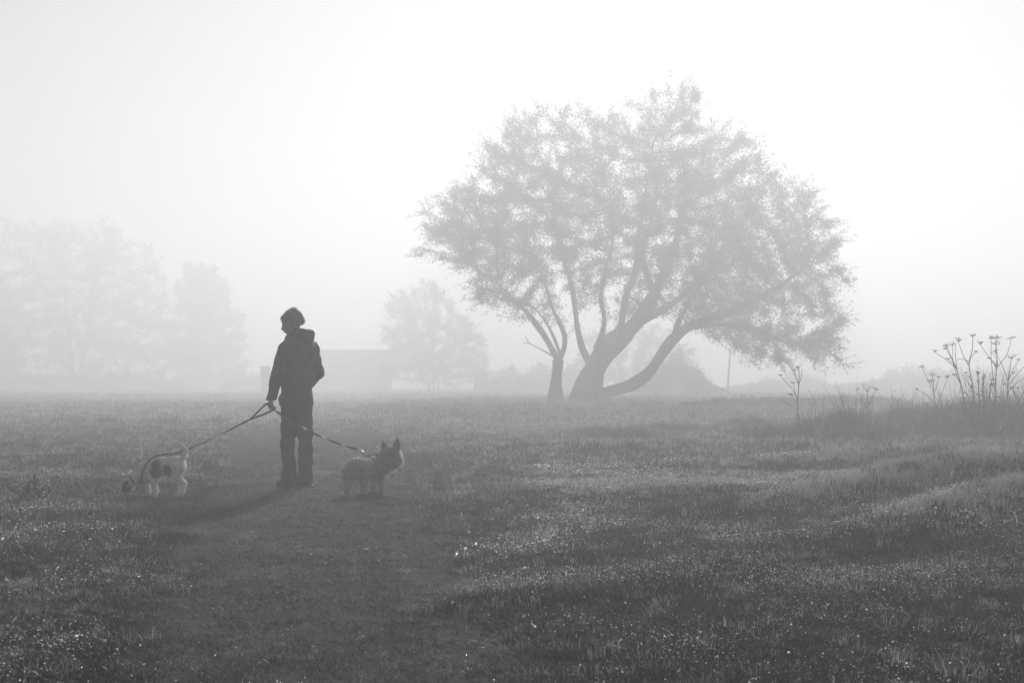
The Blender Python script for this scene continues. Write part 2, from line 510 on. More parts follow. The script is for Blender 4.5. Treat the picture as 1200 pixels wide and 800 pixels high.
for (y0, y1, dens, i0, n0, i1, n1, hs) in ((1.5, 10, 330, 0, 6, 6, 3, 1.0), (10, 16, 230, 0, 6, 6, 3, 1.1), (16, 32, 75, 9, 4, 13, 3, 1.0), (32, 62, 16, 16, 3, 19, 2, 1.0), (62, 105, 5, 16, 3, 19, 2, 1.1)):
    x, y = band(y0, y1, dens)
    ok = (path_mask(x, y) < RNG.uniform(0.1, 0.95, len(x))) & (dead_spot(x, y) < 0.5)
    x, y = x[ok], y[ok]; n = len(x)
    pale = RNG.random(n) < pale_sunlit_prob(x, y)
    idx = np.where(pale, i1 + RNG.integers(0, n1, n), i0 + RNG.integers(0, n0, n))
    hg = 0.45 + 1.0 * fbm(x, y, 1.3, 11) + 0.5 * (vnoise(x, y, 0.35, 12) - 0.5)
    hg *= 1 + 1.5 * np.clip(ridge(x, y) * 5, 0, 1) * 0.4
    hg *= 0.68 + 0.32 * sstep(-6.0, 2.0, x + 0.25 * y) + 0.5 * sstep(0, 8, x) * sstep(14, 22, y)
    hg *= hs
    hg *= 1 - 0.55 * np.exp(-((x + 3.15) / 0.55) ** 2 - ((y - 12.2) / 0.5) ** 2)
    sx = RNG.uniform(0.8, 1.25, n) * np.clip(hg, 0.55, 1.0) ** 0.5
    P_.append(np.stack([x, y, H(x, y)], -1)); R_.append(rand_rot(n)); S_.append(np.stack([sx, sx, hg], -1)); I_.append(idx)
P_, R_, S_, I_ = map(np.concatenate, (P_, R_, S_, I_))
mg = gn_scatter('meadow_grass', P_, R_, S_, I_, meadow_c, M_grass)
tag(mg, 'uneven dewy meadow grass on both sides of the track', 'grass', kind='stuff')

# short turf on the track
specs = [(300 + k, 46, 0.085, 0.030, 0.0042, 1.0) for k in range(5)] + [(320 + k, 46, 0.19, 0.035, 0.009, 1.0) for k in range(3)]
turf_c = clump_collection('turf_clump', specs, [M_turf] * 8)
P_, R_, S_, I_ = [], [], [], []
for (y0, y1, dens, i0, n0) in ((1.5, 15, 300, 0, 5), (15, 40, 60, 5, 3)):
    x, y = band(y0, y1, dens)
    ok = path_mask(x, y) > RNG.uniform(0.1, 0.6, len(x))
    x, y = x[ok], y[ok]; n = len(x)
    hg = 0.35 + 1.1 * fbm(x, y, 0.7, 21) + 0.6 * (vnoise(x, y, 0.16, 22) - 0.5)
    hg *= 1 - 0.75 * dead_spot(x, y)
    sx = RNG.uniform(0.8, 1.2, n)
    P_.append(np.stack([x, y, H(x, y) + 0.004], -1)); R_.append(rand_rot(n, 0.1)); S_.append(np.stack([sx, sx, hg], -1)); I_.append(i0 + RNG.integers(0, n0, n))
P_, R_, S_, I_ = map(np.concatenate, (P_, R_, S_, I_))
tg = gn_scatter('path_turf', P_, R_, S_, I_, turf_c, M_turf)
tag(tg, 'short trodden turf growing on the track', 'turf', kind='stuff')

# tall rough grass on the right
specs = [(400 + k, 40, 0.12, 0.50, 0.013, 0.45, 4) for k in range(5)] + [(420 + k, 10, 0.10, 0.62, 0.007, 0.35, 4) for k in range(3)] + [(440 + k, 4, 0.10, 0.95, 0.011, 0.30, 5) for k in range(4)]
tall_c = clump_collection('rough_clump', specs, [M_rough] * 5 + [M_pale] * 3 + [M_rough] * 4)
x = RNG.uniform(1.0, 12.5, 64000); y = RNG.uniform(19.5, 34, 64000)
tm = tall_mask(x, y)
gen = 0.13 * sstep(3.0, 6.5, x) * sstep(21, 24, y) * (fbm(x, y, 1.5, 31) + 0.1)
hh = np.maximum(tm, gen)
ok = RNG.random(len(x)) < np.clip(hh * 3.0, 0, 0.95) * (hh > 0.05)
x, y, hh = x[ok], y[ok], hh[ok]; n = len(x)
sc = np.clip(hh * RNG.uniform(0.45, 1.3, n) / 0.5, 0.2, 1.5)
tl = gn_scatter('tall_grass', np.stack([x, y, H(x, y)], -1), rand_rot(n, 0.12), np.stack([RNG.uniform(0.8, 1.2, n)] * 2 + [sc], -1),
                np.where(RNG.random(n) < 0.36, 5 + RNG.integers(0, 7, n), RNG.integers(0, 5, n)), tall_c, M_rough)
tag(tl, 'tall dark rough grass below the dead umbellifer stems', 'tall grass', kind='stuff')

# dew drops on the grass tips
bm = bmesh.new(); bmesh.ops.create_icosphere(bm, subdivisions=1, radius=1.0)
me = bpy.data.meshes.new('dew_drop'); bm.to_mesh(me); bm.free(); me.materials.append(M_dew)
me.polygons.foreach_set('use_smooth', np.ones(len(me.polygons), bool))
dew_c = bpy.data.collections.new('dew_drop'); dew_c.objects.link(bpy.data.objects.new('dew_drop', me))
P_, S_ = [], []
for (y0, y1, dens, r) in ((3, 8, 4200, 0.0014), (8, 14, 3600, 0.0020), (14, 22, 1200, 0.0029), (22, 36, 380, 0.0040)):
    x, y = band(y0, y1, dens, 1.0)
    keep = RNG.random(len(x)) < np.clip(1.9 * (fbm(x, y, 0.8, 41) - 0.36), 0.04, 1) * (1 - 0.93 * path_mask(x, y)) * (1 - 0.75 * sstep(7.0, 10, y) * sstep(1.0, -2.0, x))
    x, y = x[keep], y[keep]; n = len(x)
    pm = path_mask(x, y)
    z = H(x, y) + (0.040 + 0.045 * RNG.random(n)) * (1 - 0.6 * pm)
    P_.append(np.stack([x, y, z], -1)); s = r * np.exp(RNG.normal(0, 0.45, n)); S_.append(np.stack([s, s, s], -1))
P_, S_ = np.concatenate(P_), np.concatenate(S_)
dw = gn_scatter('dew', P_, np.zeros((len(P_), 3)), S_, np.zeros(len(P_)), dew_c, M_dew)
tag(dw, 'bright dew drops sparkling on the grass tips', 'dew', kind='stuff')

# ------------------------------------------------------------------ trees by space colonisation
def in_poly(px, py, poly):
    poly = np.asarray(poly, float); inside = np.zeros(len(px), bool)
    j = len(poly) - 1
    for i in range(len(poly)):
        xi, yi = poly[i]; xj, yj = poly[j]
        c = ((yi > py) != (yj > py)) & (px < (xj - xi) * (py - yi) / (yj - yi + 1e-9) + xi)
        inside ^= c; j = i
    return inside
def edge_dist(px, py, poly):
    poly = np.asarray(poly, float); d = np.full(len(px), 1e9)
    for i in range(len(poly)):
        a = poly[i]; b = poly[(i + 1) % len(poly)]; ab = b - a
        t = np.clip(((px - a[0]) * ab[0] + (py - a[1]) * ab[1]) / (ab @ ab + 1e-9), 0, 1)
        d = np.minimum(d, np.hypot(px - a[0] - t * ab[0], py - a[1] - t * ab[1]))
    return d

def attractors(poly, n, s, base, maxd, edge_m, rng, thin=None):
    """points in a crown whose outline (photo px) stands at scale s m/px about base=(px,row); local metres"""
    poly = np.asarray(poly, float)
    out = []
    while sum(map(len, out)) < n:
        px = rng.uniform(poly[:, 0].min(), poly[:, 0].max(), n * 3); py = rng.uniform(poly[:, 1].min(), poly[:, 1].max(), n * 3)
        ok = in_poly(px, py, poly); px, py = px[ok], py[ok]
        ed = edge_dist(px, py, poly) * s
        hd = maxd * np.sqrt(np.clip(ed / edge_m, 0.02, 1))
        d = rng.uniform(-1, 1, len(px)) * hd
        keep = rng.random(len(px)) < hd / maxd
        if thin is not None: keep &= rng.random(len(px)) < thin(px, py)
        X = (px - base[0]) * s; Zz = (base[1] - py) * s
        cl = fbm(X + 50, Zz + d * 0.7, 1.6 * maxd / 5, 51)
        keep &= rng.random(len(px)) < sstep(0.34, 0.50, cl) * 0.92 + 0.08
        out.append(np.stack([X, d, Zz], -1)[keep])
    return np.concatenate(out)[:n]

def colonise(limbs, A, step, di, dk, iters, rng, wig=0.15):
    """limbs: list of (rows x,y,z,r). returns node positions, parents, fixed radius"""
    P, par, fr = [], [], []
    for L in limbs:
        L = np.asarray(L)
        if P:
            Q = np.array(P); k0 = int(np.argmin(np.linalg.norm(Q - L[0, :3], axis=1)))
        else: k0 = -1
        prev = k0
        for row in L:
            P.append(row[:3]); par.append(prev); fr.append(row[3]); prev = len(P) - 1
    P = list(map(np.asarray, P))
    A = A.copy(); nd = np.full(len(A), 1e9); ni = np.zeros(len(A), int)
    new = np.arange(len(P))
    for it in range(iters):
        Q = np.array([P[k] for k in new])
        if len(Q):
            for c in range(0, len(A), 1500):
                D = np.linalg.norm(A[c:c + 1500, None] - Q[None], axis=2)
                m = D.argmin(1); dm = D[np.arange(len(m)), m]
                b = dm < nd[c:c + 1500]
                nd[c:c + 1500][b] = dm[b]; ni[c:c + 1500][b] = new[m[b]]
        live = nd > dk
        A, nd, ni = A[live], nd[live], ni[live]
        if not len(A): break
        inf = nd < di
        if not inf.any(): break
        uq, inv = np.unique(ni[inf], return_inverse=True)
        base = np.array([P[k] for k in uq])
        dirs = unit(A[inf] - base[inv])
        acc = np.zeros((len(uq), 3)); np.add.at(acc, inv, dirs)
        acc = unit(unit(acc) + rng.normal(0, wig, acc.shape))
        new = []
        for k, b, dv in zip(uq, base, acc):
            P.append(b + dv * step); par.append(int(k)); fr.append(0.0); new.append(len(P) - 1)
        if len(P) > 60000: break
        new = np.array(new)
    return np.array(P), np.array(par), np.array(fr)

def branch_radii(par, fr, tip, e=2.4):
    acc = np.zeros(len(par)); r = np.zeros(len(par))
    kids = np.zeros(len(par), int)
    for p in par:
        if p >= 0: kids[p] += 1
    for k in range(len(par) - 1, -1, -1):
        if kids[k] == 0: acc[k] = tip ** e
        r[k] = acc[k] ** (1 / e)
        if par[k] >= 0: acc[par[k]] += acc[k]
    return r, kids

def make_tree(name, label, group, depth, base_px, poly, limbs_px, natt, maxd, edge_m, seed, step, di, dk, iters,
              leaves, leaf_l, leaf_w, spread, tip=0.010, thin=None, extra=None, leafmat=None, parts=None, shoots=0):
    """base_px: (px,row) where the trunk meets the ground; outlines are real sizes at this distance"""
    rng = np.random.default_rng(seed)
    s = depth / FPX
    gx_ = (base_px[0] - 600) * s
    root = empty(name, (gx_, depth, float(H(gx_, depth))))
    tag(root, label, 'tree', group)
    limbs = []
    for L in limbs_px:
        rows = [((a - base_px[0]) * s, dd, (base_px[1] - b) * s, w * s * (0.5 if w > 10 else 0.22 + 0.028 * w)) for (a, b, w, dd) in L]
        limbs.append(spline(rows, step))
    A = attractors(poly, natt, s, base_px, maxd, edge_m, rng, thin)
    if extra is not None:
        A = np.concatenate([A, np.array([((a - base_px[0]) * s, dd, (base_px[1] - b) * s) for (a, b, dd) in extra])])
    P, par, fr = colonise(limbs, A, step, di, dk, iters, rng)
    r, kids = branch_radii(par, fr, tip)
    # trunk and limbs
    for k, L in enumerate(limbs):
        LL = L.copy()
        LL[:, 3] *= 1 + 0.12 * np.sin(np.arange(len(LL)) * 0.8 + k) + rng.normal(0, 0.015, len(LL))
        ii = np.arange(len(LL))[:, None]
        LL[:, :3] += 0.07 * LL[:, 3:] * np.sin(ii * np.array([[0.45, 0.6, 0.0]]) + k)
        if parts[k] == 'trunk':                       # root flare
            LL[:, 3] *= 1 + 0.35 * np.exp(-np.maximum(LL[:, 2], 0) / 0.5)
            LL = np.concatenate([LL[:1] + np.array([[0, 0, -0.35, 0.0]]), LL])
        v, f = tube(LL, 12)
        obj(parts[k], np_mesh(parts[k], v, f, True), M_bark, root)
    nf = sum(len(L) for L in limbs)
    ch = np.arange(nf, len(P)); ch = ch[par[ch] >= 0]
    rp = np.minimum(r[par[ch]], r[ch] * 1.35)
    v, f = segs(P[par[ch]], P[ch], np.maximum(rp, tip), np.maximum(r[ch], tip * 0.8), 5)
    bo = obj('branch', np_mesh('branch', v, f, True), M_bark, root); bo['kind'] = 'stuff'
    # leaves on the thin wood
    thinw = ch[r[ch] < tip * 4.0]
    want = leaves
    k = thinw[rng.integers(0, len(thinw), want)]
    t = rng.random((want, 1))
    C = P[k] * t + P[par[k]] * (1 - t) + rng.normal(0, spread, (want, 3)) + np.array([0, 0, -0.25 * spread])
    if shoots:                                        # long whips standing out of the crown
        cen = A.mean(0); rad = np.linalg.norm((P[thinw] - cen) * np.array([0.8, 1, 1.1]), axis=1)
        pr = rad ** 5; k = rng.choice(thinw, shoots, p=pr / pr.sum())
        dirs = unit(unit(P[k] - cen) * 0.8 + np.array([0, 0, 0.35]) + rng.normal(0, 0.38, (shoots, 3)))
        ln = rng.uniform(0.25, 0.95, (shoots, 1))
        tipp = P[k] + dirs * ln + np.array([0, 0, -0.10]) * ln
        sv, sf = segs(P[k], tipp, np.full(shoots, tip * 0.7), np.full(shoots, tip * 0.35), 4)
        so = obj('whip', np_mesh('whip', sv, sf), M_bark, root); so['kind'] = 'stuff'
        tt_ = rng.uniform(0.1, 1.05, (shoots, 13, 1))
        C2 = (P[k][:, None] * (1 - tt_) + tipp[:, None] * tt_).reshape(-1, 3) + rng.normal(0, 0.045, (shoots * 13, 3))
        C = np.concatenate([C, C2])
    v, f = leaf_cards(C, leaf_l, leaf_w, rng)
    cr = obj('crown', np_mesh('crown', v, f), leafmat or M_leaf, root)
    cr['kind'] = 'stuff'
    return root

# --- the big willow
poly = [(486, 258), (514, 232), (540, 214), (560, 184), (582, 160), (594, 148), (630, 122), (662, 112), (690, 130), (716, 124), (748, 118), (770, 98), (796, 94), (816, 108),
        (828, 152), (852, 136), (886, 164), (904, 192), (946, 206), (958, 236), (984, 268), (991, 310), (984, 350), (990, 384), (974, 410), (958, 432),
        (930, 424), (902, 434), (876, 430), (856, 412), (826, 398), (786, 380), (760, 372), (728, 388), (704, 366), (676, 384), (640, 372), (612, 380), (588, 376), (560, 362), (545, 330), (520, 304), (500, 290)]
limbs = [
    [(686, 474, 31, 0), (690, 450, 28, 0), (700, 428, 27, 0), (715, 408, 25, 0.1), (734, 392, 22, 0.2), (752, 372, 17, 0.3), (768, 345, 14, 0.5), (785, 310, 10.5, 0.8), (800, 265, 9, 1.2), (808, 215, 6, 1.4)],
    [(650, 474, 15, -0.3), (651, 450, 13, -0.3), (653, 436, 13, -0.3), (654, 424, 14, -0.3)],
    [(692, 470, 17, -0.2), (712, 461, 15, -0.5), (736, 454, 13.5, -0.8), (756, 441, 13, -1.0), (770, 420, 13, -1.2), (783, 402, 12, -1.3), (800, 388, 11, -1.5), (826, 377, 10.2, -1.8), (860, 364, 9, -2.1), (895, 345, 7, -2.4), (930, 320, 5, -2.6)],
    [(654, 424, 9, -0.3), (646, 410, 8.5, -0.5), (638, 396, 8, -0.6), (626, 380, 7.5, -0.8), (610, 362, 6, -1.0), (592, 350, 4.5, -1.3), (566, 342, 3, -1.5)],
    [(655, 424, 8, -0.3), (661, 410, 7.5, 0.0), (662, 394, 7, 0.2), (655, 378, 6, 0.3), (646, 358, 5, 0.4), (640, 335, 4, 0.6), (628, 300, 3, 0.9)],
    [(656, 416, 5, -0.2), (650, 398, 5, 0.4), (640, 378, 4, 0.8), (628, 362, 3, 1.2)],
    [(690, 425, 9, 0.1), (682, 408, 8, 0.3), (677, 384, 7.5, 0.5), (674, 356, 7, 0.6), (670, 332, 6, 0.7), (660, 300, 5, 0.8), (652, 262, 4, 1.0), (650, 220, 3, 1.0)],
    [(698, 410, 8, -0.1), (704, 396, 7.5, -0.4), (707, 376, 7, -0.6), (703, 350, 6, -0.8), (708, 320, 5, -1.0), (716, 280, 4, -1.2), (712, 235, 3, -1.4)],
    [(716, 404, 10, -0.3), (726, 384, 9, -0.8), (730, 356, 8, -1.2), (740, 320, 7, -1.6), (744, 280, 6, -1.8), (752, 230, 4, -2.0), (760, 180, 3, -2.0)],
    [(740, 386, 12, 0.6), (764, 372, 10, 1.2), (800, 350, 8, 1.8), (840, 310, 7, 2.2), (872, 268, 5, 2.6), (900, 230, 3.5, 2.8)],
    [(800, 388, 7, -1.5), (830, 384, 6, -2.0), (858, 386, 5, -2.3), (886, 396, 4, -2.6), (912, 408, 3, -2.8)],
    [(785, 400, 9, -1.3), (796, 372, 7, -0.8), (816, 340, 6, -0.4), (846, 300, 4.5, 0)],
    [(768, 345, 9, 0.5), (756, 300, 7, 1.0), (770, 240, 5, 1.4), (780, 180, 3.5, 1.6)],
    [(650, 421, 3, -0.4), (640, 415, 2.6, -0.8), (630, 410, 2.2, -1.1), (620, 405, 1.8, -1.3), (613, 404, 1.2, -1.4)],
    [(622, 406, 1.6, -1.3), (617, 401, 1.4, -1.35), (615, 396, 1.0, -1.4)],
]
parts = ['trunk', 'trunk', 'limb'] + ['bough'] * 10 + ['dead_twig', 'dead_twig']
def willow_thin(px, py):
    w = np.ones(len(px))
    w *= 1 - 0.72 * np.exp(-((px - 650) / 70) ** 2 - ((py - 345) / 38) ** 2)
    w *= 1 - 0.60 * np.exp(-((px - 700) / 60) ** 2 - ((py - 290) / 30) ** 2)
    w *= 1 - 0.55 * np.exp(-((px - 935) / 60) ** 2 - ((py - 370) / 55) ** 2)
    w *= 1 - 0.50 * np.exp(-((px - 745) / 22) ** 2 - ((py - 375) / 18) ** 2)
    return w
extra = [(486, 305, -0.5), (492, 300, -0.4), (496, 296, -0.4), (502, 292, -0.3), (508, 286, -0.2), (515, 280, 0), (998, 336, -1), (992, 342, -1), (986, 346, -1), (975, 432, -2), (966, 428, -2)]
willow = make_tree('willow_tree', 'large spreading willow with leaning multiple trunks and one low arching limb', None, 60.0, (672, 474), poly, limbs, 7000, 5.2, 3.4, 11,
                   0.24, 3.0, 0.34, 140, 205000, 0.135, 0.035, 0.115, 0.009, willow_thin, extra, M_leaf, parts, 2600)

# --- trees lost in the fog
def fog_tree(name, label, group, depth, base_px, poly, natt, maxd, seed, leaves, trunk_w, leaf_l=0.22, leaf_w=0.09, stems=1, spread=0.22, step=0.45, dk=0.7):
    bx, by = base_px; P = np.array(poly); top = P[:, 1].min(); cx = P[:, 0].mean()
    rng = np.random.default_rng(seed)
    limbs, parts = [], []
    low = P[:, 1].max()
    hgt = by - top
    for k in range(stems):
        off = (k - (stems - 1) / 2) * trunk_w * 1.4
        e = (cx - bx) * 0.8 + off * 3.0
        limbs.append([(bx + off, by, trunk_w, 0), (bx + off * 1.2, by - hgt * 0.18, trunk_w * 0.85, 0.05), (bx + off * 1.7 + e * 0.3, by - hgt * 0.42, trunk_w * 0.6, 0.2 * rng.normal()), (bx + off * 2 + e * 0.7, by - hgt * 0.70, trunk_w * 0.3, 0.4 * rng.normal())])
        parts.append('trunk')
    return make_tree(name, label, group, depth, base_px, poly, limbs, natt, maxd, maxd * 0.5, seed, step, 5.0, dk, 90, leaves, leaf_l, leaf_w, spread, 0.014, None, None, M_leaf2, parts, 700)

fog_tree('fog_tree', 'pale bushy tree with wispy upright twigs beside the low flat building', 'trees fading into the fog', 134, (508, 465),
         [(444, 385), (452, 360), (470, 346), (486, 338), (502, 334), (520, 342), (528, 352), (534, 374), (548, 372), (556, 388), (568, 398), (576, 430), (572, 455), (520, 455), (470, 452), (440, 448), (446, 420)], 1700, 3.0, 21, 38000, 4, 0.20, 0.07, 3)
fog_tree('fog_tree', 'dim bushy tree behind the leaning trunks of the big willow', 'trees fading into the fog', 130, (735, 466),
         [(668, 430), (676, 410), (694, 396), (720, 386), (752, 384), (780, 392), (800, 404), (818, 430), (830, 452), (790, 460), (700, 460), (668, 455)], 1000, 2.6, 22, 20000, 7, 0.20, 0.08, 2)
fog_tree('fog_tree', 'faint tall broad tree dissolving into fog above the long low hedge', 'trees fading into the fog', 158, (90, 464),
         [(-30, 330), (-14, 280), (10, 262), (30, 272), (52, 262), (78, 256), (98, 266), (122, 258), (150, 272), (172, 285), (190, 310), (198, 350), (208, 390), (206, 430), (190, 458), (40, 460), (-30, 455)], 3200, 6.0, 23, 52000, 8, 0.30, 0.13, 2, 0.3, 0.6, 0.9)
fog_tree('fog_tree', 'faintest rounded tree, shorter, right beside the tall broad one', 'trees fading into the fog', 165, (240, 463),
         [(196, 360), (205, 330), (225, 314), (250, 318), (270, 338), (284, 370), (292, 410), (290, 445), (270, 460), (205, 460), (190, 420)], 1300, 4.5, 24, 26000, 6, 0.36, 0.16, 1, 0.35, 0.7, 1.1)
fog_tree('fog_tree', 'dim tall tree mass standing on the long low hedge behind it all', 'trees fading into the fog', 150, (-40, 464),
         [(-120, 330), (-100, 300), (-60, 285), (-30, 295), (0, 320), (20, 360), (30, 410), (10, 458), (-100, 458)], 1300, 5.0, 25, 30000, 8, 0.30, 0.13, 1, 0.3, 0.6, 0.9)

def hedge(label, depth, base, tops, thick, n, seed, leaf=(0.13, 0.06), cat='hedge', name='hedge'):
    """lumpy leafy bank: tops = [(px,row)...] outline at its distance, base = row of its foot"""
    rng = np.random.default_rng(seed)
    s = depth / FPX
    T = np.array(tops, float); x0 = T[0, 0]; cx = (T[0, 0] + T[-1, 0]) / 2
    gx_ = (cx - 600) * s
    root = empty(name, (gx_, depth, float(H(gx_, depth))))
    tag(root, label, cat)
    px = rng.uniform(T[0, 0], T[-1, 0], n)
    hgt = (base - np.interp(px, T[:, 0], T[:, 1])) * s
    X_ = (px - cx) * s
    d = rng.uniform(-1, 1, n)
    hgt = hgt * (0.66 + 0.46 * fbm(X_, d * thick, 0.9, 60 + seed) + 0.62 * (vnoise(X_, d * thick, 0.45, 80 + seed) - 0.45)) * np.sqrt(np.clip(1 - (d * 0.95) ** 2, 0.05, 1))
    u = rng.random(n) ** 0.6
    u = u + np.where(rng.random(n) < 0.10, rng.exponential(0.14, n), 0)
    C = np.stack([X_, d * thick, 0.02 + hgt * u], -1) + rng.normal(0, 0.06, (n, 3))
    v, f = leaf_cards(C, leaf[0], leaf[1], rng, 0.0)
    o = obj('foliage', np_mesh('foliage', v, f), M_leaf2, root); o['kind'] = 'stuff'
    m = max(12, int((T[-1, 0] - T[0, 0]) * s * 5))
    px = rng.uniform(T[0, 0], T[-1, 0], m); hh = (base - np.interp(px, T[:, 0], T[:, 1])) * s * rng.uniform(0.8, 1.55, m)
    A = np.stack([(px - cx) * s, rng.uniform(-.7, .7, m) * thick, np.full(m, -0.1)], -1)
    B = A + np.stack([rng.normal(0, 0.15, m) * hh, rng.normal(0, 0.15, m) * hh, hh], -1)
    v, f = segs(A, B, np.full(m, 0.018), np.full(m, 0.006), 4)
    so = obj('stem', np_mesh('stem', v, f), M_bark, root); so['kind'] = 'stuff'
    return root

hedge('long low hedge bank under the faint tall trees', 140, 465, [(-80, 446), (0, 448), (60, 446), (110, 444), (160, 446), (200, 452), (225, 462)], 2.0, 30000, 31)
hedge('short low bush beside the square post', 140, 464, [(258, 462), (268, 452), (285, 447), (300, 446), (318, 448), (340, 452), (350, 462)], 1.6, 12000, 32, cat='bush', name='bush')
hedge('low hedge between the pale bushy tree and the willow', 118, 466, [(556, 446), (580, 440), (600, 436), (618, 441), (640, 430), (668, 432), (690, 440)], 1.6, 18000, 33)
hedge('sloping bramble bush right of the arching willow limb', 90, 468, [(740, 446), (760, 430), (780, 424), (796, 416), (806, 430), (818, 436), (830, 452), (850, 462)], 1.6, 20000, 34, (0.13, 0.07), 'bush', 'bush')
hedge('far hedge strip seen under the hanging willow leaves', 124, 465, [(840, 462), (870, 456), (905, 450), (930, 440), (950, 444), (975, 456), (1015, 454)], 1.6, 20000, 35)
hedge('square-topped far hedge behind the dead umbellifers', 108, 467, [(1000, 458), (1018, 452), (1034, 440), (1044, 437), (1100, 436), (1150, 437), (1200, 436), (1260, 438)], 1.8, 34000, 36)
hedge('scrubby weeds along the field edge right of the trunks', 50, 474, [(800, 468), (840, 464), (880, 462), (920, 463), (960, 461), (1010, 460), (1060, 462)], 1.2, 22000, 37, (0.12, 0.04), 'scrub', 'scrub')

# ------------------------------------------------------------------ boxes with a soft edge
def box_me(name, x0, x1, y0, y1, z0, z1, bev=0.0):
    bm = bmesh.new(); bmesh.ops.create_cube(bm, size=1.0)
    for v in bm.verts:
        v.co = Vector(((x0 + x1) / 2 + v.co.x * (x1 - x0), (y0 + y1) / 2 + v.co.y * (y1 - y0), (z0 + z1) / 2 + v.co.z * (z1 - z0)))
    if bev: bmesh.ops.bevel(bm, geom=list(bm.edges), offset=bev, segments=2, affect='EDGES')
    me = bpy.data.meshes.new(name); bm.to_mesh(me); bm.free()
    return me

# low flat-roofed building far behind the walker
D = 138; s = D / FPX
gx_ = (404 - 600) * s
b = empty('low_building', (gx_, D, float(H(gx_, D))))
tag(b, 'long low flat-roofed building half lost in fog behind the walker', 'building')
hw = 50 * s; hb = 45 * s
obj('wall', box_me('wall', -hw, hw, 0, 5.0, -0.4, hb, 0.03), M_brick, b)
ro = obj('roof', box_me('roof', -hw - 0.25, hw + 0.25, -0.3, 5.3, hb + 0.004, hb + 0.20, 0.02), M_roof, b)
obj('gutter', box_me('gutter', -hw - 0.25, hw + 0.25, -0.42, -0.303, hb + 0.05, hb + 0.16, 0.02), M_dark, ro)

# square post
D = 104; s = D / FPX; gx_ = (311 - 600) * s
p = empty('square_post', (gx_, D, float(H(gx_, D))))
tag(p, 'tall square timber post standing alone in fog left of the walker', 'post')
z1 = EYE + (HZ - 428) * s
obj('shaft', box_me('shaft', -5.2 * s, 5.2 * s, -0.2, 0.2, -0.3, z1 - 0.06, 0.02), M_wood, p)
obj('cap', box_me('cap', -5.4 * s, 5.4 * s, -0.22, 0.22, z1 - 0.057, z1, 0.015), M_wood, p)

# thin leaning pole under the willow's hanging leaves
D = 96; s = D / FPX; gx_ = (853 - 600) * s; gz = float(H(gx_, D))
p = empty('leaning_pole', (gx_, D, gz))
tag(p, 'thin slightly leaning wooden pole under the hanging willow leaves', 'pole')
v, f = tube([(0, 0, -0.3, 0.07), (0.02, 0, 1.0, 0.068), (0.09, 0, 2.0, 0.062), (0.16, 0, 3.1, 0.055)], 8)
obj('shaft', np_mesh('shaft', v, f, True), M_wood, p)
v, f = tube([(0.16, 0, 3.103, 0.06), (0.164, 0, 3.16, 0.04)], 8)
obj('cap', np_mesh('cap', v, f, True), M_wood, p)

# ------------------------------------------------------------------ dead umbellifers on the right
def blob(c, r, n=5):
    a = np.arange(n) * 2 * math.pi / n
    V = [c + np.array([0, 0, r * 0.6])] + [c + r * np.array([math.cos(t), math.sin(t), 0]) for t in a] + [c - np.array([0, 0, r * 0.6])]
    F = []
    for k in range(n):
        F += [(0, 1 + k, 1 + (k + 1) % n), (n + 1, 1 + (k + 1) % n, 1 + k)]
    return np.array(V), np.array(F)

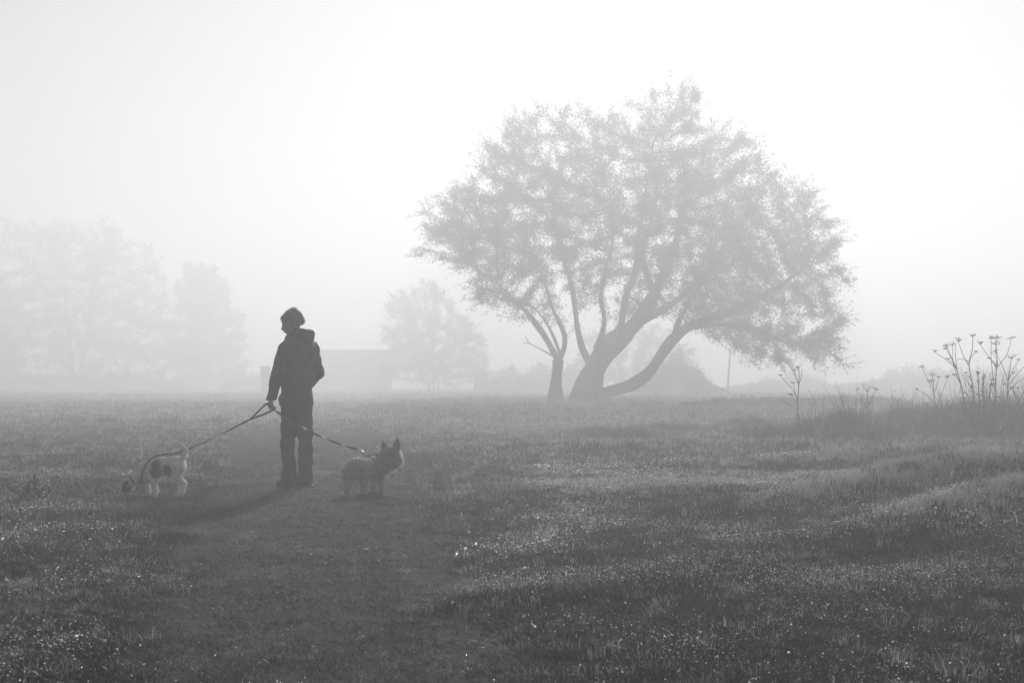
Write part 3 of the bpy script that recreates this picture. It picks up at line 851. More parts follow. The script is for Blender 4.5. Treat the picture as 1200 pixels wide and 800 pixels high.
def umbellifer(label, depth, base_px, stem, branches, heads, seed, w=1.0, leafy_n=0):
    """pixels give its real size at this distance; heads: (px,row,width px)"""
    rng = np.random.default_rng(seed)
    s = depth / FPX
    gx_ = (base_px[0] - 600) * s; gz = float(H(gx_, depth))
    off = (EYE + (HZ - base_px[1]) * s) - gz          # foot may stand a little below the row where it shows
    root = empty('dead_umbellifer', (gx_, depth, gz))
    tag(root, label, 'weed', 'dead umbellifer stems in the rough grass')
    L = lambda a, b, d=0.0: np.array([(a - base_px[0]) * s, d, (base_px[1] - b) * s + off])
    def line(pts, r0, r1, d1):
        n = len(pts); rows = []
        for k, (a, b) in enumerate(pts):
            t = k / (n - 1); c = L(a, b, d1 * t * t); rows.append((*c, r0 + (r1 - r0) * t))
        return spline(rows, 0.05)
    st = line(stem, 0.011 * w, 0.005 * w, rng.normal(0, 0.08))
    st = np.concatenate([[[st[0, 0], st[0, 1], -0.05, st[0, 3]]], st])
    v, f = tube(st, 6); obj('stem', np_mesh('stem', v, f, True), M_weed, root)
    ends = [(stem[-1], st[-1, :3])]
    branches = list(branches); heads = list(heads)
    for _ in range(3):
        k = int(rng.uniform(0.35, 0.8) * (len(stem) - 1)); a0, b0 = stem[k]; sg = rng.choice([-1, 1]); hgt = rng.uniform(10, 26)
        e = (a0 + sg * rng.uniform(5, 13), b0 - hgt); branches.append([(a0, b0), (a0 + sg * hgt * 0.22, b0 - hgt * 0.55), e])
        if rng.random() < 0.7: heads.append((e[0], e[1], rng.uniform(3, 7)))
    for br in branches:
        q = line(br, 0.0065 * w, 0.0035 * w, rng.normal(0, 0.25))
        k = np.argmin(np.linalg.norm(st[:, :3] - q[0, :3], axis=1)); 
        v, f = tube(q, 5); obj('side_stem', np_mesh('side_stem', v, f, True), M_weed, root)
        ends.append((br[-1], q[-1, :3]))
    for (hx, hy, hwpx) in heads:
        k = min(range(len(ends)), key=lambda e: abs(ends[e][0][0] - hx) + abs(ends[e][0][1] - hy))
        c = ends[k][1]; R = hwpx * s * 0.5
        A, B, bl = [], [], []
        nr = int(rng.integers(9, 16)); tilt = np.array([0, 0, rng.normal(0, 0.35)])
        for j in range(nr):
            a = j * 2.399; q = R * math.sqrt((j + 0.5) / nr)
            tip = c + np.array([q * math.cos(a), q * math.sin(a), R * 0.45 + rng.normal(0, 0.22) * R - 0.15 * q])
            tip = tip + tilt * q
            A.append(c); B.append(tip)
            for m in range(4):
                bl.append(blob(tip + rng.normal(0, 0.13, 3) * R * np.array([1, 1, 0.4]), 0.0062 * w * rng.uniform(0.5, 1.4)))
        v, f = segs(A, B, np.full(nr, 0.0028 * w), np.full(nr, 0.002 * w), 4)
        um = obj('umbel', np_mesh('umbel', v, f), M_weed, root)
        v, f = cat_meshes(bl)
        sd = obj('seed_head', np_mesh('seed_head', v, f), M_weed, um); sd['kind'] = 'stuff'
    if leafy_n:
        t = rng.random(leafy_n); k = (t * 0.55 * (len(st) - 1)).astype(int)
        C = st[k, :3] + rng.normal(0, 0.03, (leafy_n, 3))
        v, f = leaf_cards(C, 0.09, 0.022, rng, 0.1)
        lf = obj('foliage', np_mesh('foliage', v, f), M_weedleaf, root); lf['kind'] = 'stuff'
    return root

umbellifer('lone dead umbellifer with three small heads in front of the willow leaves', 22.5, (935, 503), [(935, 503), (935, 470), (936, 450), (936, 434), (934, 430)],
           [[(935, 468), (930, 458), (922, 449), (913, 440)], [(935, 472), (930, 466), (927, 462)], [(936, 452), (932, 440), (929, 433)], [(935, 480), (926, 474), (912, 465)]],
           [(934, 431, 5), (929, 433, 6), (927, 462, 7), (913, 440, 4)], 61, 0.9)
umbellifer('pale flat-topped dead umbellifer among the tall grass tussocks', 24.5, (1015, 505), [(1015, 505), (1016, 480), (1015, 460)],
           [[(1016, 478), (1011, 466), (1007, 457)], [(1016, 480), (1021, 468), (1026, 457)]], [(1015, 458, 16), (1007, 457, 6), (1026, 457, 6)], 62, 0.8)
umbellifer('short dead umbellifer with dark stacked heads beside the tallest ones', 23.0, (1097, 507), [(1097, 507), (1097, 490), (1096, 474), (1095, 460), (1094, 440)],
           [[(1097, 480), (1103, 462), (1108, 443)], [(1095, 462), (1088, 446), (1081, 430)], [(1095, 456), (1091, 447)], [(1096, 475), (1090, 464), (1083, 456)]],
           [(1094, 439, 10), (1108, 440, 7), (1081, 430, 7), (1091, 447, 11), (1083, 456, 4)], 63, 0.95)
umbellifer('tall dead umbellifer leaning left with many forked heads', 23.5, (1134, 510), [(1134, 510), (1131, 480), (1127, 455), (1121, 433), (1116, 422), (1108, 405)],
           [[(1121, 432), (1110, 422), (1098, 412)], [(1127, 452), (1117, 428), (1114, 404)], [(1122, 436), (1118, 416), (1113, 403)]],
           [(1098, 412, 7), (1107, 404, 9), (1114, 402, 10)], 64, 1.0, 60)
umbellifer('tall dead umbellifer with a straight top head and two forks', 23.3, (1141, 511), [(1141, 511), (1140, 480), (1140, 455), (1135, 428), (1138, 410), (1138, 395)],
           [[(1135, 428), (1128, 415), (1122, 401)], [(1140, 456), (1131, 446), (1124, 437)], [(1136, 424), (1128, 420), (1124, 422)]],
           [(1138, 394, 8), (1122, 400, 9), (1124, 436, 3)], 65, 1.05, 60)
umbellifer('tallest dead umbellifer with a wide double crown of heads', 23.0, (1165, 512), [(1165, 512), (1166, 480), (1167, 450), (1168, 432), (1169, 415), (1168, 404)],
           [[(1168, 431), (1160, 420), (1148, 404)], [(1168, 431), (1180, 415), (1185, 396)], [(1166, 455), (1160, 425), (1154, 396)], [(1169, 416), (1167, 412), (1168, 396)]],
           [(1168, 403, 12), (1148, 403, 8), (1185, 394, 11), (1154, 395, 6), (1168, 396, 12)], 66, 1.1, 50)
umbellifer('dead umbellifer with a pale round head beside the tallest one', 23.6, (1180, 512), [(1180, 512), (1181, 480), (1181, 448), (1183, 432), (1184, 420)],
           [[(1181, 446), (1175, 426), (1170, 412)], [(1181, 452), (1190, 440), (1202, 424)], [(1180, 460), (1192, 446), (1206, 432)]],
           [(1184, 419, 12), (1170, 411, 8), (1203, 424, 8), (1206, 431, 8)], 67, 1.0, 40)
umbellifer('dead umbellifer drooping at the right end of the clump', 22.6, (1202, 512), [(1202, 512), (1199, 490), (1194, 470), (1190, 455)],
           [[(1199, 490), (1206, 465), (1212, 440)]], [(1190, 453, 6), (1212, 438, 10)], 68, 1.0, 40)

def dock(label, depth, base_px, spikes, seed, cat='weed', name='seeding_dock', leafn=26, r=0.012):
    rng = np.random.default_rng(seed)
    s = depth / FPX
    gx_ = (base_px[0] - 600) * s; gz = float(H(gx_, depth)); off = (EYE + (HZ - base_px[1]) * s) - gz
    root = empty(name, (gx_, depth, gz)); tag(root, label, cat)
    for sp in spikes:
        d1 = rng.normal(0, 0.1)
        rows = [((a - base_px[0]) * s, d1 * k / len(sp), (base_px[1] - b) * s + off, r * (1 - 0.6 * k / len(sp))) for k, (a, b) in enumerate(sp)]
        rows[0] = (rows[0][0], 0, -0.05, r)
        q = spline(rows, 0.03)
        v, f = tube(q, 5); stm = obj('stem', np_mesh('stem', v, f, True), M_weed, root)
        k = rng.integers(len(q) // 3, len(q), leafn)
        C = q[k, :3] + rng.normal(0, 0.012, (leafn, 3))
        v, f = leaf_cards(C, 0.075, 0.022, rng, -0.6)
        lf = obj('foliage', np_mesh('foliage', v, f), M_weedleaf, stm); lf['kind'] = 'stuff'
    return root
dock('leafy dark dock with upright spikes amid the tall umbellifers', 22.8, (1148, 511),
     [[(1148, 511), (1148, 480), (1147, 455), (1146, 435)], [(1150, 511), (1154, 480), (1152, 455), (1153, 440)], [(1150, 511), (1158, 475), (1162, 450), (1164, 444)], [(1146, 511), (1140, 490), (1135, 480)], [(1152, 511), (1162, 490), (1170, 476)]], 71, leafn=60)
d_ = FPX * EYE / (590 - HZ)
dock('dark dead weed stems poking out of the grass near the sniffing dog', d_, (38, 590),
     [[(36, 590), (28, 582), (19, 574), (10, 567)], [(42, 590), (42, 578), (40, 566), (39, 557)], [(44, 590), (50, 584), (58, 578), (61, 575)], [(38, 590), (34, 582), (33, 575)], [(40, 590), (37, 580), (34, 570)], [(42, 590), (45, 580), (48, 573)]], 72, name='dead_weed', leafn=22, r=0.015)

# pale leaf lying in the grass
d_ = FPX * EYE / (590 - HZ); c = at(843, 586, d_)
bm = bmesh.new()
for k in range(3):
    a0 = k * 2.1
    vs = [bm.verts.new(Vector((0.03 * math.cos(a0 + t) * q, 0.01 * math.sin(a0 + t) * q, 0.03 * q * math.sin(a0 * 0.7 + 0.8) + 0.008 * t))) for t, q in ((-0.5, 0.6), (0, 1.35), (0.5, 0.6), (0, -0.2))]
    bm.faces.new(vs)
me = bpy.data.meshes.new('fallen_leaf'); bm.to_mesh(me); bm.free()
lf = obj('fallen_leaf', me, M_pleaf, None, (c.x, c.y, float(H(c.x, c.y)) + 0.10))
tag(lf, 'crumpled pale fallen leaf caught on the grass tips', 'leaf')

# ------------------------------------------------------------------ rounded bodies from distance fields
class Field:
    def __init__(self): self.ops = []
    def cap(self, a, b, ra, rb, k=0.03):
        self.ops.append(('c', np.array(a, float), np.array(b, float), ra, rb, k)); return self
    def ell(self, c, r, k=0.03, rot=None):
        R = np.array(Matrix.Rotation(rot[0], 3, rot[1])) if rot else np.eye(3)
        self.ops.append(('e', np.array(c, float), np.array(r, float), R, None, k)); return self
    def chain(self, pts, k=0.03):
        for a, b in zip(pts[:-1], pts[1:]): self.cap(a[:3], b[:3], a[3], b[3], k)
        return self
    def __call__(self, p):
        d = None
        for (t, a, b, c, e, k) in self.ops:
            if t == 'c':
                ab = b - a; q = p - a
                h = np.clip((q @ ab) / (ab @ ab + 1e-12), 0, 1)
                x = np.linalg.norm(q - h[..., None] * ab, axis=-1) - (c + (e - c) * h)
            else:
                q = (p - a) @ c
                k0 = np.linalg.norm(q / b, axis=-1); k1 = np.linalg.norm(q / (b * b), axis=-1) + 1e-9
                x = k0 * (k0 - 1) / k1
            if d is None: d = x
            else:
                h = np.clip(0.5 + 0.5 * (d - x) / k, 0, 1)
                d = d * (1 - h) + x * h - k * h * (1 - h)
        return d

def surface(fn, lo, hi, res):
    lo = np.array(lo, float); hi = np.array(hi, float)
    n = np.ceil((hi - lo) / res).astype(int) + 1
    ax = [lo[k] + res * np.arange(n[k]) for k in range(3)]
    G = np.stack(np.meshgrid(*ax, indexing='ij'), -1)
    V = fn(G).astype(np.float32)
    ins = V < 0
    c = [slice(0, -1), slice(1, None)]
    cnt = np.zeros(tuple(n - 1), int)
    for a in (0, 1):
        for b in (0, 1):
            for d in (0, 1): cnt += ins[c[a], c[b], c[d]]
    mixed = (cnt > 0) & (cnt < 8)
    ids = np.full(mixed.shape, -1); ids[mixed] = np.arange(mixed.sum())
    I = np.argwhere(mixed)
    acc = np.zeros((len(I), 3)); num = np.zeros(len(I))
    corners = [(a, b, d) for a in (0, 1) for b in (0, 1) for d in (0, 1)]
    for A in corners:
        for ax_ in range(3):
            if A[ax_]: continue
            B = list(A); B[ax_] = 1
            va = V[I[:, 0] + A[0], I[:, 1] + A[1], I[:, 2] + A[2]]; vb = V[I[:, 0] + B[0], I[:, 1] + B[1], I[:, 2] + B[2]]
            x = (va < 0) != (vb < 0)
            t = np.where(x, va / np.where(x, va - vb, 1), 0)
            pt = np.tile(np.array(A, float), (len(I), 1)); pt[:, ax_] += t
            acc[x] += pt[x]; num[x] += 1
    P = lo + (I + acc / num[:, None]) * res
    F = []
    for ax_ in range(3):
        o1, o2 = [(1, 2), (2, 0), (0, 1)][ax_]
        sl0 = [slice(1, -1)] * 3; sl1 = [slice(1, -1)] * 3
        sl0[ax_] = slice(0, -1); sl1[ax_] = slice(1, None)
        a = ins[tuple(sl0)]; b = ins[tuple(sl1)]
        E = np.argwhere(a != b); flip = b[tuple(E.T)]
        E = E + 1; E[:, ax_] -= 1
        q = []
        for (u, v) in ((-1, -1), (0, -1), (0, 0), (-1, 0)):
            K = E.copy(); K[:, o1] += u; K[:, o2] += v
            q.append(ids[tuple(K.T)])
        q = np.stack(q, -1); q[flip] = q[flip][:, ::-1]
        F.append(q)
    return P, np.concatenate(F)

def field_obj(name, fn, lo, hi, res, mat, parent=None, loc=None, patch=None):
    v, f = surface(fn, lo, hi, res)
    me = np_mesh(name, v, f, True)
    if patch is not None:
        a = me.attributes.new('patch', 'FLOAT', 'POINT'); a.data.foreach_set('value', patch(v).astype(np.float32))
    return obj(name, me, mat, parent, loc)

def strands(fn, lo, hi, n, length, width, flow, rng, mat, name, parent, patch=None, keep=None, res=0.012, up=0.5):
    """hair standing off a field surface, combed along flow"""
    v, f = surface(fn, lo, hi, res)
    c = v[f].mean(1)
    c = c[rng.integers(0, len(c), n)] + rng.normal(0, res * 0.4, (n, 3))
    e = 0.004
    g = np.stack([fn(c + np.eye(3)[k] * e) - fn(c - np.eye(3)[k] * e) for k in range(3)], -1); g = unit(g)
    c = c - g * fn(c)[:, None] - g * 0.003
    if keep is not None:
        m = keep(c); c, g = c[m], g[m]
    n = len(c)
    fl = np.asarray(flow(c)) if callable(flow) else np.tile(np.asarray(flow, float), (n, 1))
    d = unit(g * up + fl + rng.normal(0, 0.28, (n, 3)))
    L = length(c) if callable(length) else np.full(n, length)
    L = (L * rng.uniform(0.5, 1.25, n))[:, None]
    sd = unit(np.cross(d, rng.normal(size=(n, 3)))) * width
    mid = c + d * L * 0.55; tip = c + unit(d + fl * 0.5 + np.array([0, 0, -0.2])) * L
    V = np.stack([c - sd, c + sd, mid + sd * 0.8, mid - sd * 0.8, tip], 1).reshape(-1, 3)
    b = np.arange(n)[:, None] * 5
    F = np.concatenate([b + np.array([[0, 1, 2]]), b + np.array([[0, 2, 3]]), b + np.array([[3, 2, 4]])])
    me = np_mesh(name, V, F)
    if patch is not None:
        a = me.attributes.new('patch', 'FLOAT', 'POINT'); a.data.foreach_set('value', np.repeat(patch(c), 5).astype(np.float32))
    o = obj(name, me, mat, parent); o['kind'] = 'stuff'
    return o

# ------------------------------------------------------------------ the walker
DP = 13.5; S = DP / FPX
PX0, PY0 = 341, 571
pw = at(PX0, PY0, DP); pw.z = float(H(pw.x, pw.y)) + 0.004
Q = lambda a, b, d=0.0: np.array([(a - PX0) * S, d, (PY0 - b) * S])
Rr = lambda a, b, d, r: (*Q(a, b, d), r)
yaw = (math.radians(28), 'Z')

arm_l = [Rr(333, 408, -0.10, 0.050), Rr(328, 437, -0.14, 0.040), Rr(321, 464, -0.17, 0.028)]
arm_r = [Rr(367, 405, 0.10, 0.050), Rr(373, 437, 0.13, 0.040), Rr(360, 449, 0.25, 0.028)]
leg_l = [Rr(340, 482, -0.05, 0.080), Rr(339, 522, -0.06, 0.048), Rr(340, 560, -0.05, 0.038)]
leg_r = [Rr(356, 482, 0.05, 0.080), Rr(357, 522, 0.06, 0.048), Rr(356, 560, 0.07, 0.038)]
body = Field()
body.ell(Q(349, 412), (0.145, 0.105, 0.17), 0.04, yaw).ell(Q(347, 445), (0.135, 0.10, 0.18), 0.05, yaw).ell(Q(347, 474), (0.15, 0.11, 0.12), 0.05, yaw)
body.chain(arm_l, 0.02).chain(arm_r, 0.02).chain(leg_l, 0.02).chain(leg_r, 0.02)
body.cap(Q(340, 562, -0.05), Q(330, 567, -0.03), 0.03, 0.022, 0.02).cap(Q(357, 561, 0.07), Q(348, 565, 0.10), 0.03, 0.022, 0.02)
body.cap(Q(349, 400), Q(344, 384), 0.058, 0.052, 0.03)
body.ell(Q(342, 375.5), (0.088, 0.072, 0.098), 0.02, (math.radians(-18), 'Y'))
body.ell(Q(337.5, 383), (0.054, 0.052, 0.056), 0.03)
body.cap(Q(336, 389, 0), Q(338, 390.5, 0), 0.022, 0.022, 0.02)                # chin
body.cap(Q(333.0, 380.5), Q(330.9, 386.0), 0.009, 0.0135, 0.012)              # nose
body.cap(Q(331.8, 378.6, -0.03), Q(331.8, 378.6, 0.03), 0.010, 0.010, 0.015)  # brow
body.cap(Q(333.2, 388.4, -0.018), Q(333.2, 388.4, 0.018), 0.010, 0.010, 0.010) # lips
body.ell(Q(346, 380, -0.07), (0.022, 0.012, 0.034), 0.008)                     # ear
# left hand closed on the two leads
hp = Q(321, 471.5, -0.175)
body.ell(hp, (0.024, 0.038, 0.045), 0.015)
for k in range(4):
    y0 = -0.032 + 0.021 * k
    a = hp + np.array([-0.014, y0, -0.030 - 0.004 * (k in (1, 2))]); bb = hp + np.array([-0.002, y0, -0.062 - 0.005 * (k in (1, 2))]); cc = hp + np.array([0.024, y0, -0.052 + 0.004 * k])
    body.cap(a, bb, 0.0105, 0.0095, 0.004).cap(bb, cc, 0.0095, 0.008, 0.004)
body.cap(hp + np.array([-0.005, -0.036, 0.0]), hp + np.array([0.012, -0.050, -0.028]), 0.012, 0.010, 0.006).cap(hp + np.array([0.012, -0.050, -0.028]), hp + np.array([0.026, -0.040, -0.046]), 0.010, 0.008, 0.004)
def body_f(p):
    inner = sstep(0.09, 0.12, p[..., 2]) * (1 - sstep(1.40, 1.44, p[..., 2])) * sstep(0.07, 0.12, np.linalg.norm(p - hp, axis=-1))
    return body(p) + 0.024 * inner
person = field_obj('person', body_f, (-0.34, -0.30, -0.01), (0.36, 0.36, 1.74), 0.0085, M_skin, None, pw)
tag(person, 'person in dark hooded jacket standing on the track, head turned down, holding two leads', 'person')

rngp = np.random.default_rng(5)
def wrinkle(p, a):
    return a * (np.sin(p[..., 2] * 46 + 9 * np.sin(p[..., 0] * 9 + p[..., 1] * 7)) + 0.7 * np.sin(p[..., 0] * 38 + p[..., 2] * 27 + p[..., 1] * 21))
jk = Field()
jk.ell(Q(349.5, 413), (0.176, 0.138, 0.162), 0.05, yaw).ell(Q(348, 443), (0.168, 0.134, 0.22), 0.05, yaw).ell(Q(347, 470), (0.168, 0.130, 0.15), 0.05, yaw)
jk.ell(Q(348, 400), (0.110, 0.095, 0.085), 0.05, yaw)
jk.chain([Rr(335, 410, -0.09, 0.064), Rr(328.6, 437, -0.14, 0.061), Rr(321, 470, -0.17, 0.046)], 0.03)
jk.chain([Rr(364.5, 408, 0.09, 0.064), Rr(370.0, 437, 0.13, 0.060), Rr(358, 450, 0.26, 0.050)], 0.03)
jk.cap(Q(348, 399), Q(346, 391.5), 0.078, 0.070, 0.03)                          # stand collar
hem = (PY0 - 478) * S; cuff = Q(321, 478, -0.17)
def jacket_f(p):
    d = jk(p) + wrinkle(p, 0.0036)
    body_side = np.maximum(hem - p[..., 2] + 0.012 * np.sin(p[..., 0] * 14), -(p[..., 0] + 0.095))
    d = np.maximum(d, np.where(p[..., 0] > -0.10, hem - p[..., 2] + 0.010 * np.sin(p[..., 0] * 14), -1))
    d = np.maximum(d, (PY0 - 469.5) * S - p[..., 2] - 10 * (p[..., 0] > -0.105))
    face = np.linalg.norm(p - Q(338, 385), axis=-1) - 0.075
    return np.maximum(d, -face)
jacket = field_obj('jacket', jacket_f, (-0.30, -0.30, 0.70), (0.36, 0.38, 1.52), 0.0085, M_jacket, person)
tag(jacket, 'dark hip-length waterproof jacket')
hd = Field()
hd.ell(Q(358.5, 392, -0.05), (0.088, 0.085, 0.046), 0.03, (math.radians(14), 'Y')).ell(Q(364, 390.5, -0.06), (0.045, 0.06, 0.034), 0.03).ell(Q(349, 396.5, -0.02), (0.095, 0.09, 0.045), 0.03).ell(Q(362, 399, -0.07), (0.058, 0.055, 0.060), 0.03)
field_obj('hood', lambda p: hd(p) + wrinkle(p, 0.003), (-0.10, -0.22, 1.26), (0.30, 0.14, 1.54), 0.0075, M_jacket, jacket)
# hem band and pocket flap, a little proud of the cloth
field_obj('hem_band', lambda p: np.maximum(np.maximum(jk(p) - 0.004, np.abs(p[..., 2] - hem - 0.018) - 0.016), -(p[..., 0] + 0.085)), (-0.12, -0.22, 0.70), (0.28, 0.24, 0.82), 0.006, M_jacket, jacket)

tr = Field()
tr.ell(Q(347, 476), (0.152, 0.118, 0.12), 0.05, yaw)
tr.chain([Rr(341, 484, -0.05, 0.088), Rr(339.5, 508, -0.07, 0.072), Rr(338.2, 523, -0.085, 0.062), Rr(339.8, 541, -0.05, 0.062), Rr(339.2, 556, -0.05, 0.068), Rr(338.6, 564, -0.05, 0.074)], 0.02)
tr.chain([Rr(355, 484, 0.05, 0.086), Rr(356.2, 508, 0.06, 0.073), Rr(357.0, 528, 0.06, 0.066), Rr(356.8, 541, 0.065, 0.066), Rr(356, 556, 0.07, 0.070), Rr(355.6, 563, 0.07, 0.074)], 0.02)
def trouser_f(p):
    d = tr(p) + wrinkle(p, 0.0042)
    d = np.maximum(d, p[..., 2] - (PY0 - 468) * S)
    return np.maximum(d, 0.045 - p[..., 2])
trousers = field_obj('trousers', trouser_f, (-0.20, -0.22, 0.0), (0.24, 0.24, 0.86), 0.008, M_trouser, person)
for nm, h0, t0 in (('shoe', (342, -0.05), (328.5, -0.02)), ('shoe', (359.5, 0.07), (348, 0.12))):
    fz = Field()
    a = np.array([(h0[0] - PX0) * S, h0[1], 0.050]); bb = np.array([(t0[0] - PX0) * S, t0[1], 0.036])
    fz.cap(a, a * 0.45 + bb * 0.55, 0.048, 0.046, 0.02).cap(a * 0.45 + bb * 0.55, bb, 0.046, 0.038, 0.02).cap(a, a + np.array([0.0, 0, 0.07]), 0.046, 0.046, 0.02)
    lo = np.minimum(a, bb) - 0.07; hi = np.maximum(a, bb) + np.array([0.07, 0.07, 0.14]); lo[2] = -0.012
    sh = field_obj(nm, lambda p, fz=fz: np.maximum(fz(p), 0.012 - p[..., 2]), lo, hi, 0.006, M_shoe, person)
    field_obj('sole', lambda p, fz=fz: np.maximum(fz(np.concatenate([p[..., :2], np.maximum(p[..., 2:], 0.035)], -1)) - 0.004, np.abs(p[..., 2] - 0.006) - 0.010), lo, hi, 0.005, M_black, sh)
# hair
hf = Field()
hf.ell(Q(342.5, 373.6), (0.094, 0.086, 0.078), 0.03, (math.radians(-20), 'Y')).ell(Q(349.8, 376.0), (0.050, 0.070, 0.046), 0.02).ell(Q(334.5, 373.6), (0.040, 0.056, 0.030), 0.02).ell(Q(343, 366), (0.040, 0.05, 0.034), 0.02)
def hair_f(p):
    d = hf(p) + wrinkle(p, 0.0028)
    face = np.maximum(p[..., 2] - (PY0 - 376.5) * S - 0.35 * (p[..., 0] + 0.085), p[..., 0] + 0.030)
    return np.maximum(d, -face)
hl, hh_ = (-0.16, -0.16, 1.44), (0.16, 0.16, 1.76)
hair = field_obj('hair', hair_f, hl, hh_, 0.0065, M_hairp, person)
strands(hair_f, hl, hh_, 3200, 0.024, 0.0012, lambda c: rngp.normal(0, 0.35, (len(c), 3)) + unit((c - Q(343, 366)) * np.array([1, 1, 1.2])) * 0.9 + np.array([0.15, 0, -0.35]), rngp, M_hairp, 'hair_strand', hair, None, None, 0.010, 0.30)
for sy in (-1, 1):
    bm = bmesh.new(); bmesh.ops.create_uvsphere(bm, u_segments=12, v_segments=8, radius=0.011)
    me = bpy.data.meshes.new('eye'); bm.to_mesh(me); bm.free()
    obj('eye', me, M_black, person, tuple(Q(332.6, 381.3, 0.030 * sy)))

# ------------------------------------------------------------------ sniffing white terrier
DL = 12.4; S2 = DL / FPX; LX, LY = 188, 582
lw = at(LX, LY, DL); lw.z = float(H(lw.x, lw.y))
q = lambda a, b, d=0.0: np.array([(a - LX) * S2, d, (LY - b) * S2])
r4 = lambda a, b, d, r: (*q(a, b, d), r)
dogA = Field()
dogA.ell(q(176, 553, 0.0), (0.098, 0.082, 0.100), 0.04, (math.radians(-20), 'Y'))     # deep chest
dogA.ell(q(191, 546, 0.0), (0.105, 0.070, 0.078), 0.05, (math.radians(8), 'Y'))       # loin, belly tucked up
dogA.ell(q(207, 545, 0.0), (0.078, 0.068, 0.078), 0.05)                                # rump
dogA.chain([r4(170, 549, -0.01, 0.066), r4(160, 558, -0.02, 0.052), r4(154, 565, -0.03, 0.048)], 0.03)   # neck going down
dogA.ell(q(151, 568.5, -0.03), (0.055, 0.048, 0.050), 0.02, (math.radians(-50), 'Y'))  # skull
dogA.chain([r4(149, 573, -0.035, 0.032), r4(146, 579, -0.04, 0.023)], 0.015)           # muzzle in the grass
for (xx, dd, k2) in ((183, -0.052, 0), (171, 0.050, 1)):                                # forelegs
    dogA.chain([r4(179 - 4 * k2, 556, dd, 0.038), r4(xx - 1, 567, dd, 0.024), r4(xx + 1, 574, dd, 0.017), r4(xx, 580.0, dd, 0.016)], 0.015)
    dogA.cap(q(xx, 580.3, dd), q(xx - 3, 580.6, dd), 0.017, 0.014, 0.01)
for (xx, dd) in ((0, -0.050), (-7, 0.050)):                                             # hind legs: knee forward, hock back
    dogA.chain([r4(211 + xx, 547, dd, 0.056), r4(208 + xx, 557, dd, 0.036), r4(217 + xx, 565.5, dd, 0.019), r4(214.5 + xx, 579.5, dd, 0.015)], 0.018)
    dogA.cap(q(214.5 + xx, 580.3, dd), q(210.5 + xx, 580.6, dd), 0.016, 0.013, 0.01)
tail = [r4(213.5, 538, 0, 0.024), r4(217.3, 532.5, 0, 0.018), r4(217.5, 526.5, 0, 0.0155), r4(213.0, 521.6, 0, 0.0145), r4(206.5, 521.0, 0, 0.0135), r4(202.3, 524.5, 0, 0.012), r4(201.4, 530, 0, 0.008)]
dogA.chain(tail, 0.010)
def patchA(v):
    def e(cx, cy_, rx, rz): return np.clip(3 * (1.1 - np.hypot((v[:, 0] - (cx - LX) * S2) / (rx * S2), (v[:, 2] - (LY - cy_) * S2) / (rz * S2)) + 0.15 * np.sin(v[:, 2] * 90) * np.sin(v[:, 0] * 70)), 0, 1)
    m = np.maximum(e(184.5, 549, 6.8, 11), e(197.5, 549.5, 5.6, 7.0))
    m = np.maximum(m, e(148.5, 570.5, 7.5, 8.0))
    return m
la, lb = (-0.38, -0.15, -0.01), (0.27, 0.15, 0.47)
dog1 = field_obj('dog', dogA, la, lb, 0.0065, M_fur_w, None, lw, patchA)
tag(dog1, 'white terrier with dark patches and curled tail, nose down in the grass', 'dog', 'dogs on leads')
rngd = np.random.default_rng(9)
strands(dogA, la, lb, 18000, lambda c: np.where(c[:, 2] > 0.355, 0.015, 0.017), 0.0010, lambda c: np.stack([np.full(len(c), 0.7), 0 * c[:, 0], np.full(len(c), -0.45)], -1), rngd, M_hair_w, 'fur', dog1, patchA, None, 0.010, 0.55)
er = Field(); er.chain([r4(152, 564, -0.072, 0.014), r4(150, 570, -0.080, 0.020), r4(148, 576, -0.078, 0.010)], 0.008)
ef = field_obj('ear', er, (-0.36, -0.12, 0.0), (-0.22, -0.04, 0.2), 0.005, M_fur_w, dog1, None, lambda v: np.ones(len(v)))
er2 = Field(); er2.chain([r4(154, 562, 0.010, 0.014), r4(150, 566, 0.022, 0.018), r4(147, 572, 0.022, 0.010)], 0.008)
field_obj('ear', er2, (-0.38, -0.03, 0.0), (-0.20, 0.06, 0.22), 0.005, M_fur_w, dog1, None, lambda v: np.ones(len(v)))
def ball(name, r, mat, parent, loc, sx=1, sy=1, sz=1):
    bm = bmesh.new(); bmesh.ops.create_uvsphere(bm, u_segments=12, v_segments=8, radius=r)
    for v in bm.verts: v.co = Vector((v.co.x * sx, v.co.y * sy, v.co.z * sz))
    me = bpy.data.meshes.new(name); bm.to_mesh(me); bm.free()
    me.polygons.foreach_set('use_smooth', np.ones(len(me.polygons), bool))
    return obj(name, me, mat, parent, tuple(loc))
ball('nose', 0.013, M_black, dog1, q(144.5, 580.6, -0.04))
ball('eye', 0.008, M_black, dog1, q(147.5, 571.5, -0.075)); ball('eye', 0.008, M_black, dog1, q(147.5, 571.5, 0.012))
def strap_f(field, p0, nrm, half, off):
    nrm = np.array(nrm, float); nrm /= np.linalg.norm(nrm)
    return lambda p: np.maximum(field(p) - off, np.abs((p - p0) @ nrm) - half)
torso = Field(); torso.ops = dogA.ops[:5]
hn = field_obj('harness', strap_f(torso, q(170.5, 552), (0.93, 0, -0.36), 0.009, 0.013), (-0.26, -0.13, 0.06), (0.0, 0.13, 0.36), 0.006, M_strap, dog1)
field_obj('collar', strap_f(torso, q(157.5, 562), (0.75, 0, 0.66), 0.008, 0.009), (-0.30, -0.12, 0.08), (-0.12, 0.09, 0.28), 0.006, M_strap, dog1)
v, f = tube(spline([r4(173, 541.0, -0.0, 0.006), r4(166, 545.8, 0, 0.006), r4(160, 550.5, 0, 0.006)], 0.02), 6)
obj('back_strap', np_mesh('back_strap', v, f, True), M_strap, hn)

